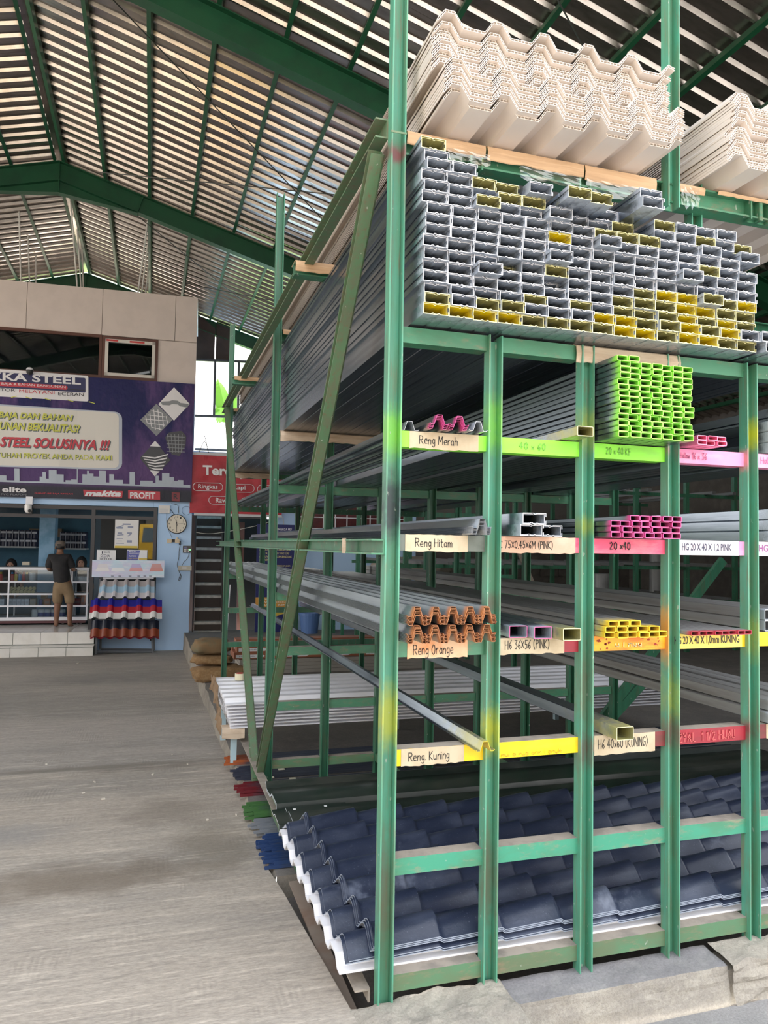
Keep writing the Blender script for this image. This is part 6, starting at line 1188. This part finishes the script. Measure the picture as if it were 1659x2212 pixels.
# ---- cameras
u, z = S(62, 1090, -.1); cc = thing('security_camera', 'white security camera under the shop banner', 'camera', (u, -.02, z), SHOP); MB().box((u-.05, -.10, z), (u+.06, -.02, z+.14)).build('bracket', alu, cc, SHOP)
MB().lathe((u, -.13, z-.10), [(.02, -.05), (.048, -.03), (.058, .0), (.06, .08), (.05, .10)], 18).build('body', M('camera_white', (.72, .70, .68, 1), .35), cc, SHOP); MB().lathe((u+.03, -.175, z-.11), [(.028, .0), (.022, -.016), (.005, -.02)], 14, 0, 'y').build('lens', ink, cc, SHOP)
u, z = S(64, 803, -.15); u, z = S(64, 803, -.22); cc = thing('dome_camera', 'small black camera at the top edge of the shop banner', 'camera', (u, -.02, z), SHOP); MB().lathe((u, -.21, z), [(.02, -.05), (.055, -.02), (.06, .03), (.03, .06)], 16).build('body', ink, cc, SHOP); MB().lathe((u, -.21, z+.03), [(.062, 0), (.05, .035), (.02, .05)], 16).build('hood', alu, cc, SHOP); MB().bar((u, -.21, z+.06), (u, .0, z+.10), .03, .03).build('bracket', ink, cc, SHOP)
# ---- staircase
sc_ = thing('staircase', 'steep dark staircase with pale tread edges beside the blue wall', 'stairs', (.3, .8, pz(12.6)), SHOP); us0, us1 = S(421, 1250, .15)[0], S(481, 1250, .15)[0]; nose = M('tread_pale', (.50, .47, .42, 1), .6, 0, (.32, .29, .25, 1), 12, .8, kind='World'); ris = M('riser_brown', (.055, .04, .032, 1), .8)
ny_ = [1368, 1347, 1318, 1290, 1263, 1237, 1212, 1187, 1163, 1140, 1119, 1099]
for k, py in enumerate(ny_):
    d = .10+.17*k; z = S(450, py-4, d)[1]; zn = S(450, ny_[k+1]-4, d+.17)[1] if k < len(ny_)-1 else z+.2
    MB().box((us0, d, z-.05), (us1, d+.22, z)).build('tread', nose, sc_, SHOP); MB().box((us0+.01, d+.175, z), (us1-.01, d+.19, zn-.05)).build('riser', ris, sc_, SHOP)
for u in (us0-.03, us1): a = S(450, 1360, .1)[1]; mb = MB(); mb.bar((u+.015, .12, a-.1), (u+.015, .1+.17*11+.1, S(450, 1099, .1+.17*11)[1]), .03, .16, (0, 0, 1)); mb.build('stringer', ris, sc_, SHOP)
pn = thing('leaning_batten', 'pale batten leaning upright beside the foot of the stairs', 'batten', (S(489, 1366, .2)[0], .1, S(489, 1366, .2)[1]), SHOP); a, c = S(490, 1366, .2), S(497, 1264, .28); MB().bar((a[0], .2, a[1]), (c[0], .28, c[1]), .035, .02, (1, 0, 0)).build('batten', alu, pn, SHOP)
cable([(424, 1150), (450, 1153), (480, 1150), (530, 1141), (575, 1130), (600, 1118), (611, 1118), (613, 1135)], 'pale cable sagging across the stair opening', .006, M('cable_pale', (.5, .47, .42, 1), .6), .05)
cable([(420, 1010), (437, 960), (445, 958), (452, 985), (442, 940)], 'thin twisted wire on the sill above the red banner', .006, frame_m, .2)
# ---- banana plant outside
lf = M('banana_leaf', (.22, .48, .05, 1), .5); bp = thing('banana_plant', 'banana plant with large torn leaves outside the gable window', 'plant', (at(490, 900, Y=18).x, 18, -.8))
bx0 = at(492, 900, Y=18); MB().tube([(bx0.x, 18, -.8), (bx0.x, 18, 3.2)], [.12, .07], 10).build('stem', M('banana_stem', (.30, .38, .12, 1), .7), bp)
for pts, w in ((((492, 905), (481, 860), (471, 818)), .42), (((492, 905), (476, 880), (472, 900), (473, 910)), .3), (((492, 905), (506, 860), (512, 845)), .3), (((492, 905), (474, 892), (468, 876)), .28)):
    P = [at(x, y, Y=18-.1*i) for i, (x, y) in enumerate(pts)]; mb = MB(); Q = [P[0].lerp(P[1], t/6) for t in range(6)]+[P[1].lerp(P[-1], t/6) for t in range(7)]
    for i in range(len(Q)-1):
        wa, wb_ = (w*math.sin(PI*min(1, (j+.6)/len(Q)))**.7 for j in (i, i+1)); d = (Q[i+1]-Q[i]).normalized(); s_ = Vector((d.z, 0, -d.x))
        for sg_ in (-1, 1): mb.face([Q[i], Q[i+1], Q[i+1]+s_*sg_*wb_*.5+Vector((0, .1, -.05)), Q[i]+s_*sg_*wa*.48+Vector((0, .1, -.05))])
    mb.build('leaf', lf, bp)
# ================================================================ PEOPLE
skin_m = M('skin_brown', (.20, .095, .055, 1), .55); skin_l = M('skin_light', (.36, .20, .14, 1), .55); shirt_m = M('shirt_black', (.016, .015, .017, 1), .85, 0, (.024, .022, .024, 1), 12, .8, bump=.1); short_m = M('shorts_khaki', (.24, .165, .095, 1), .85, 0, (.20, .135, .075, 1), 8, .8, bump=.2); hair_m = M('hair_black', (.012, .010, .010, 1), .6); cap_m = M('cap_grey_brown', (.15, .12, .10, 1), .9); hij_m = M('hijab_black', (.010, .010, .012, 1), .8); eye_m = M('eye_dark', (.02, .015, .012, 1), .2); lip_m = M('lips', (.30, .10, .08, 1), .5)
def skin_body(name, verts, edges, rad, m, parent, frame=SHOP, root=0, sub=2, flat_f=None):
    """one continuous skinned surface grown on a joint skeleton (frame coordinates)"""
    b0 = BASE[parent.name]; me = bpy.data.meshes.new(name); me.from_pydata([tuple(Vector(v)-b0) for v in verts], edges, []); o = bpy.data.objects.new(name, me); COL.objects.link(o)
    md = o.modifiers.new('s', 'SKIN'); md.use_smooth_shade = True; sv = me.skin_vertices[0].data if me.skin_vertices else None
    if sv is None:
        bpy.context.view_layer.objects.active = o; o.select_set(True); bpy.ops.mesh.customdata_skin_add(); sv = me.skin_vertices[0].data
    for i, r in enumerate(rad): sv[i].radius = r if isinstance(r, tuple) else (r, r); sv[i].use_root = (i == root)
    sd = o.modifiers.new('u', 'SUBSURF'); sd.levels = sub; sd.render_levels = sub
    bpy.context.view_layer.update(); nm = bpy.data.meshes.new_from_object(o.evaluated_get(bpy.context.evaluated_depsgraph_get())); bpy.data.objects.remove(o)
    nm.materials.clear(); nm.materials.append(m); nm.polygons.foreach_set('material_index', [0]*len(nm.polygons)); nm.polygons.foreach_set('use_smooth', [True]*len(nm.polygons))
    o = bpy.data.objects.new(name, nm); COL.objects.link(o); o.parent = parent; BASE[o.name] = b0; return o
def ellip(mb, c, r, n=14, m=9, mi=0, cut=None):
    c = Vector(c); P = []
    for j in range(m+1):
        t = -PI/2+PI*j/m; P.append([c+Vector((r[0]*math.cos(t)*math.cos(2*PI*i/n), r[1]*math.cos(t)*math.sin(2*PI*i/n), r[2]*math.sin(t))) for i in range(n)])
    for j in range(m):
        for i in range(n): mb.add([P[j][i], P[j][(i+1) % n], P[j+1][(i+1) % n], P[j+1][i]], [(0, 1, 2, 3)], mi)
    return mb
MD = .36; mu = S(136, 1352, MD)[0]; HM = S(133, 1168, MD)[1]-ZP
man = thing('person', 'person from behind in dark T-shirt, khaki shorts and cap, barefoot at the counter', 'person', (mu, MD, ZP), SHOP)
def Pm(x, y, z): return (mu+(x-.05*max(0, min(1, (z-.3)/.5)))*HM, MD+y*HM, ZP+z*HM)
V, E_, Rr = [], [], []
def vv(x, y, z, r, par=None):
    V.append(Pm(x, y, z)); Rr.append((r[0]*HM, r[1]*HM) if isinstance(r, tuple) else r*HM)
    if par is not None: E_.append((par, len(V)-1))
    return len(V)-1
pel = vv(0, 0, .515, (.074, .056)); w1 = vv(-.004, .01, .60, (.060, .048), pel); ch = vv(-.008, .012, .72, (.066, .050), w1); ub = vv(-.012, .01, .80, (.060, .042), ch); nk = vv(-.013, .018, .862, .034, ub); hb = vv(-.014, .03, .895, (.040, .045), nk); hd = vv(-.015, .034, .94, (.046, .054), hb); ht = vv(-.015, .032, .972, (.036, .042), hd)
for s_ in (-1, 1):
    sh = vv(.092*s_-.012, .01, .812, .036, ub); el = vv(.132*s_-.008, .0, .672, .027, sh); wr_ = vv(.122*s_-.008, .135, .655, .021, el); pm = vv(.118*s_-.006, .178, .662, (.022, .012), wr_)
    for k in range(4):
        a = vv(.118*s_-.006+(.017-.011*k)*1.0, .205+.004*(k in (1, 2)), .662, .0062, pm); vv(.118*s_-.006+(.019-.0125*k), .228+.006*(k in (1, 2)), .652, .0055, a)
    a = vv(.118*s_-.006-.028*s_, .185, .660, .0065, pm); vv(.118*s_-.006-.036*s_, .205, .655, .0058, a)
    hp = vv(.052*s_, 0, .47, .064, pel); kn = vv(.066*s_, .004, .265, .038, hp); cf = vv(.069*s_, -.012, .185, .035, kn); an = vv(.072*s_, -.004, .040, .021, cf); vv(.072*s_, -.022, .016, .019, an); bl = vv(.080*s_, .045, .016, (.026, .015), an); tt = vv(.086*s_, .080, .011, (.024, .010), bl)
skin_body('body', V, E_, Rr, skin_m, man, root=0)
def garment(name, lst, m, root=0):
    global V, E_, Rr
    V, E_, Rr = [], [], []; ix = {}
    for key, par, x, y, z, r in lst: ix[key] = vv(x, y, z, r, ix[par] if par else None)
    return skin_body(name, V, E_, Rr, m, man, root=root)
garment('t_shirt', [('a', None, -.012, .01, .80, (.092, .076)), ('b', 'a', -.008, .010, .72, (.114, .096)), ('c', 'b', -.004, .008, .60, (.116, .100)), ('d', 'c', 0, .004, .475, (.120, .102)), ('n', 'a', -.013, .016, .842, (.048, .042)),
                    ('l', 'a', -.104, .01, .805, .054), ('l2', 'l', -.126, .006, .735, .050), ('l3', 'l2', -.140, .004, .672, .047), ('r', 'a', .080, .01, .805, .054), ('r2', 'r', .104, .006, .735, .050), ('r3', 'r2', .122, .004, .672, .047)], shirt_m)
garment('shorts', [('a', None, 0, 0, .49, (.104, .084)), ('t', 'a', 0, .002, .57, (.100, .082)), ('l', 'a', -.054, 0, .42, .070), ('l2', 'l', -.064, .002, .335, .062), ('l3', 'l2', -.069, .003, .262, .060), ('r', 'a', .054, 0, .42, .070), ('r2', 'r', .064, .002, .335, .062), ('r3', 'r2', .070, .003, .262, .060)], short_m)
def L(v): return Pm(*v)
mb = MB(); ellip(mb, L((-.015, .030, .925)), (.051*HM, .056*HM, .040*HM)); mb.build('hair', hair_m, man, SHOP, smooth=True)
mb = MB(); c0 = Vector(L((-.015, .032, .948))); mb.lathe(c0, [(.056*HM, -.012*HM), (.058*HM, .0), (.056*HM, .022*HM), (.046*HM, .044*HM), (.022*HM, .054*HM), (.004*HM, .055*HM)], 20); cap = mb.build('cap', cap_m, man, SHOP, smooth=True)
mb = MB(); mb.box((c0.x-.045*HM, c0.y+.04*HM, c0.z-.010*HM), (c0.x+.045*HM, c0.y+.10*HM, c0.z-.002*HM)); mb.build('brim', cap_m, cap, SHOP); MB().box((c0.x-.022*HM, c0.y-.0585*HM, c0.z-.006*HM), (c0.x+.022*HM, c0.y-.050*HM, c0.z+.012*HM)).build('back_opening', hair_m, cap, SHOP)
mb = MB()
for s_ in (-1, 1): ellip(mb, L((-.015+.050*s_, .030, .915)), (.007*HM, .012*HM, .018*HM), 8, 6)
mb.build('ear', skin_m, man, SHOP, smooth=True)
mb = MB(); ellip(mb, L((-.015, .088, .922)), (.010*HM, .014*HM, .014*HM), 8, 6); mb.build('nose', skin_m, man, SHOP, smooth=True)
def seller(px, py, d, ht, label, skin):
    u, z = S(px, py, d); z0 = ZP; t = thing('person', label, 'person', (u, d, z0), SHOP); k = .115
    Vs = [(u, d+.02, z0+.42), (u, d+.02, z0+.62), (u, d+.02, z-.26), (u, d+.01, z-.16), (u, d, z-.05), (u, d, z+.04)]; rs = [(.16, .12), (.15, .11), (.15, .10), .055, (.07, .075), (.065, .07)]; es = [(i, i+1) for i in range(5)]
    for s_ in (-1, 1):
        i = len(Vs); Vs += [(u+.17*s_, d+.02, z-.27), (u+.22*s_, d-.02, z-.52), (u+.14*s_, d-.22, z-.60), (u+.12*s_, d-.29, z-.60)]; rs += [.06, .045, .032, (.035, .018)]; es += [(2, i), (i, i+1), (i+1, i+2), (i+2, i+3)]
        for q in range(4): j = len(Vs); Vs += [(u+.12*s_+.018*(q-1.5), d-.34, z-.605), (u+.12*s_+.02*(q-1.5), d-.375, z-.615)]; rs += [.008, .007]; es += [(i+3, j), (j, j+1)]
        j = len(Vs); Vs.append((u+.12*s_-.045*s_, d-.31, z-.60)); rs.append(.009); es.append((i+3, j))
    body = skin_body('body', Vs, es, rs, skin, t)
    mb = MB(); ellip(mb, (u, d+.02, z+.0), (.105, .105, .135), 18, 12); ellip(mb, (u, d+.02, z-.16), (.16, .12, .12), 18, 10); ellip(mb, (u, d+.03, z-.40), (.225, .145, .26), 18, 10); mb.build('hijab', hij_m, t, SHOP, smooth=True)
    mb = MB(); ellip(mb, (u, d-.045, z-.015), (.066, .055, .088), 16, 12); mb.build('face', skin, t, SHOP, smooth=True)
    mb = MB(); ellip(mb, (u-.026, d-.094, z+.005), (.011, .006, .006), 8, 6); ellip(mb, (u+.026, d-.094, z+.005), (.011, .006, .006), 8, 6); mb.build('eyes', eye_m, t, SHOP)
    mb = MB(); ellip(mb, (u, d-.104, z-.022), (.010, .013, .018), 8, 6); mb.build('nose', skin, t, SHOP, smooth=True); mb = MB(); ellip(mb, (u, d-.096, z-.055), (.020, .006, .006), 8, 6); mb.build('mouth', lip_m, t, SHOP)
seller(24, 1221, 1.80, 1.3, 'person in a black headscarf seated behind the long counter on the left', skin_l); seller(176, 1216, 1.78, 1.3, 'person in a black headscarf behind the short counter, right of the customer', skin_l)
# pass over the label meshes, nothing is changed
for o in list(COL.objects):
    if o.type == 'MESH' and o.name.startswith('label'): pass

# ================================================================ YARD BEHIND THE CAMERA (seen in the shop glass)
wo = struct('wall_opposite', (-9, -15, 0)); MB().box((-18, -16, -.2), (-3.4, -15, 4.2)).build('block_face', M('wall_far', (.022, .02, .019, 1), .9), wo); MB().box((-18.3, -16, 4.2), (-3.1, -14.2, 4.35)).build('eave', frame_m, wo)
ty = M('truck_yellow', (.70, .42, .03, 1), .35); tg = M('truck_glass', (.10, .13, .15, 1), .08); tk = thing('truck', 'yellow lorry parked in the yard, mirrored in the right shop window', 'truck', (-2.1, -5.6, 0)); TX0, TX1, TY = -2.95, -1.35, -3.4
mb = MB(); P = [(TY, .55), (TY, 1.25), (TY-.22, 1.95), (TY-1.35, 2.0), (TY-1.35, .55)]
for x in (TX0, TX1): mb.face([(x, y, z) for y, z in (P if x == TX0 else P[::-1])])
for (y0, z0), (y1, z1) in zip(P, P[1:]+P[:1]): mb.face([(TX0, y0, z0), (TX1, y0, z0), (TX1, y1, z1), (TX0, y1, z1)])
mb.build('cab', ty, tk); MB().face([(TX0+.1, TY+.006, 1.28), (TX1-.1, TY+.006, 1.28), (TX1-.14, TY-.206, 1.9), (TX0+.14, TY-.206, 1.9)][::-1]).build('windscreen', tg, tk)
for x in (TX0-.004, TX1+.004): MB().face([(x, TY-.15, 1.28), (x, TY-.32, 1.85), (x, TY-.95, 1.88), (x, TY-.95, 1.28)]).build('side_window', tg, tk); MB().box((x-.12 if x < -2 else x+.02, TY-.02, 1.3), (x-.02 if x < -2 else x+.12, TY+.03, 1.6)).build('mirror', frame_m, tk)
MB().box((TX0, TY, .40), (TX1, TY+.08, .62)).build('bumper', frame_m, tk)
for x in (TX0+.2, TX1-.2): MB().lathe((x, TY+.02, .82), [(.09, 0), (.085, .03), (.04, .045)], 16, 0, 'y').build('headlamp', alu, tk)
MB().box((TX0, TY-5.2, .9), (TX1, TY-1.45, 1.0)).box((TX0, TY-5.2, 1.0), (TX0+.05, TY-1.45, 2.2)).box((TX1-.05, TY-5.2, 1.0), (TX1, TY-1.45, 2.2)).box((TX0, TY-1.5, 1.0), (TX1, TY-1.45, 2.3)).build('cargo_bed', M('truck_bed', (.10, .10, .10, 1), .7), tk)
for y in (TY-.7, TY-4.2):
    for x in (TX0+.02, TX1-.24): MB().lathe((x, y, .40), [(.36, 0), (.40, .04), (.40, .18), (.36, .22)], 24, 0, 'x').build('wheel', M('tyre', (.015, .015, .015, 1), .8), tk)
MB().box((TX0+.3, TY-5.1, .5), (TX1-.3, TY-.4, .75)).build('chassis', frame_m, tk)
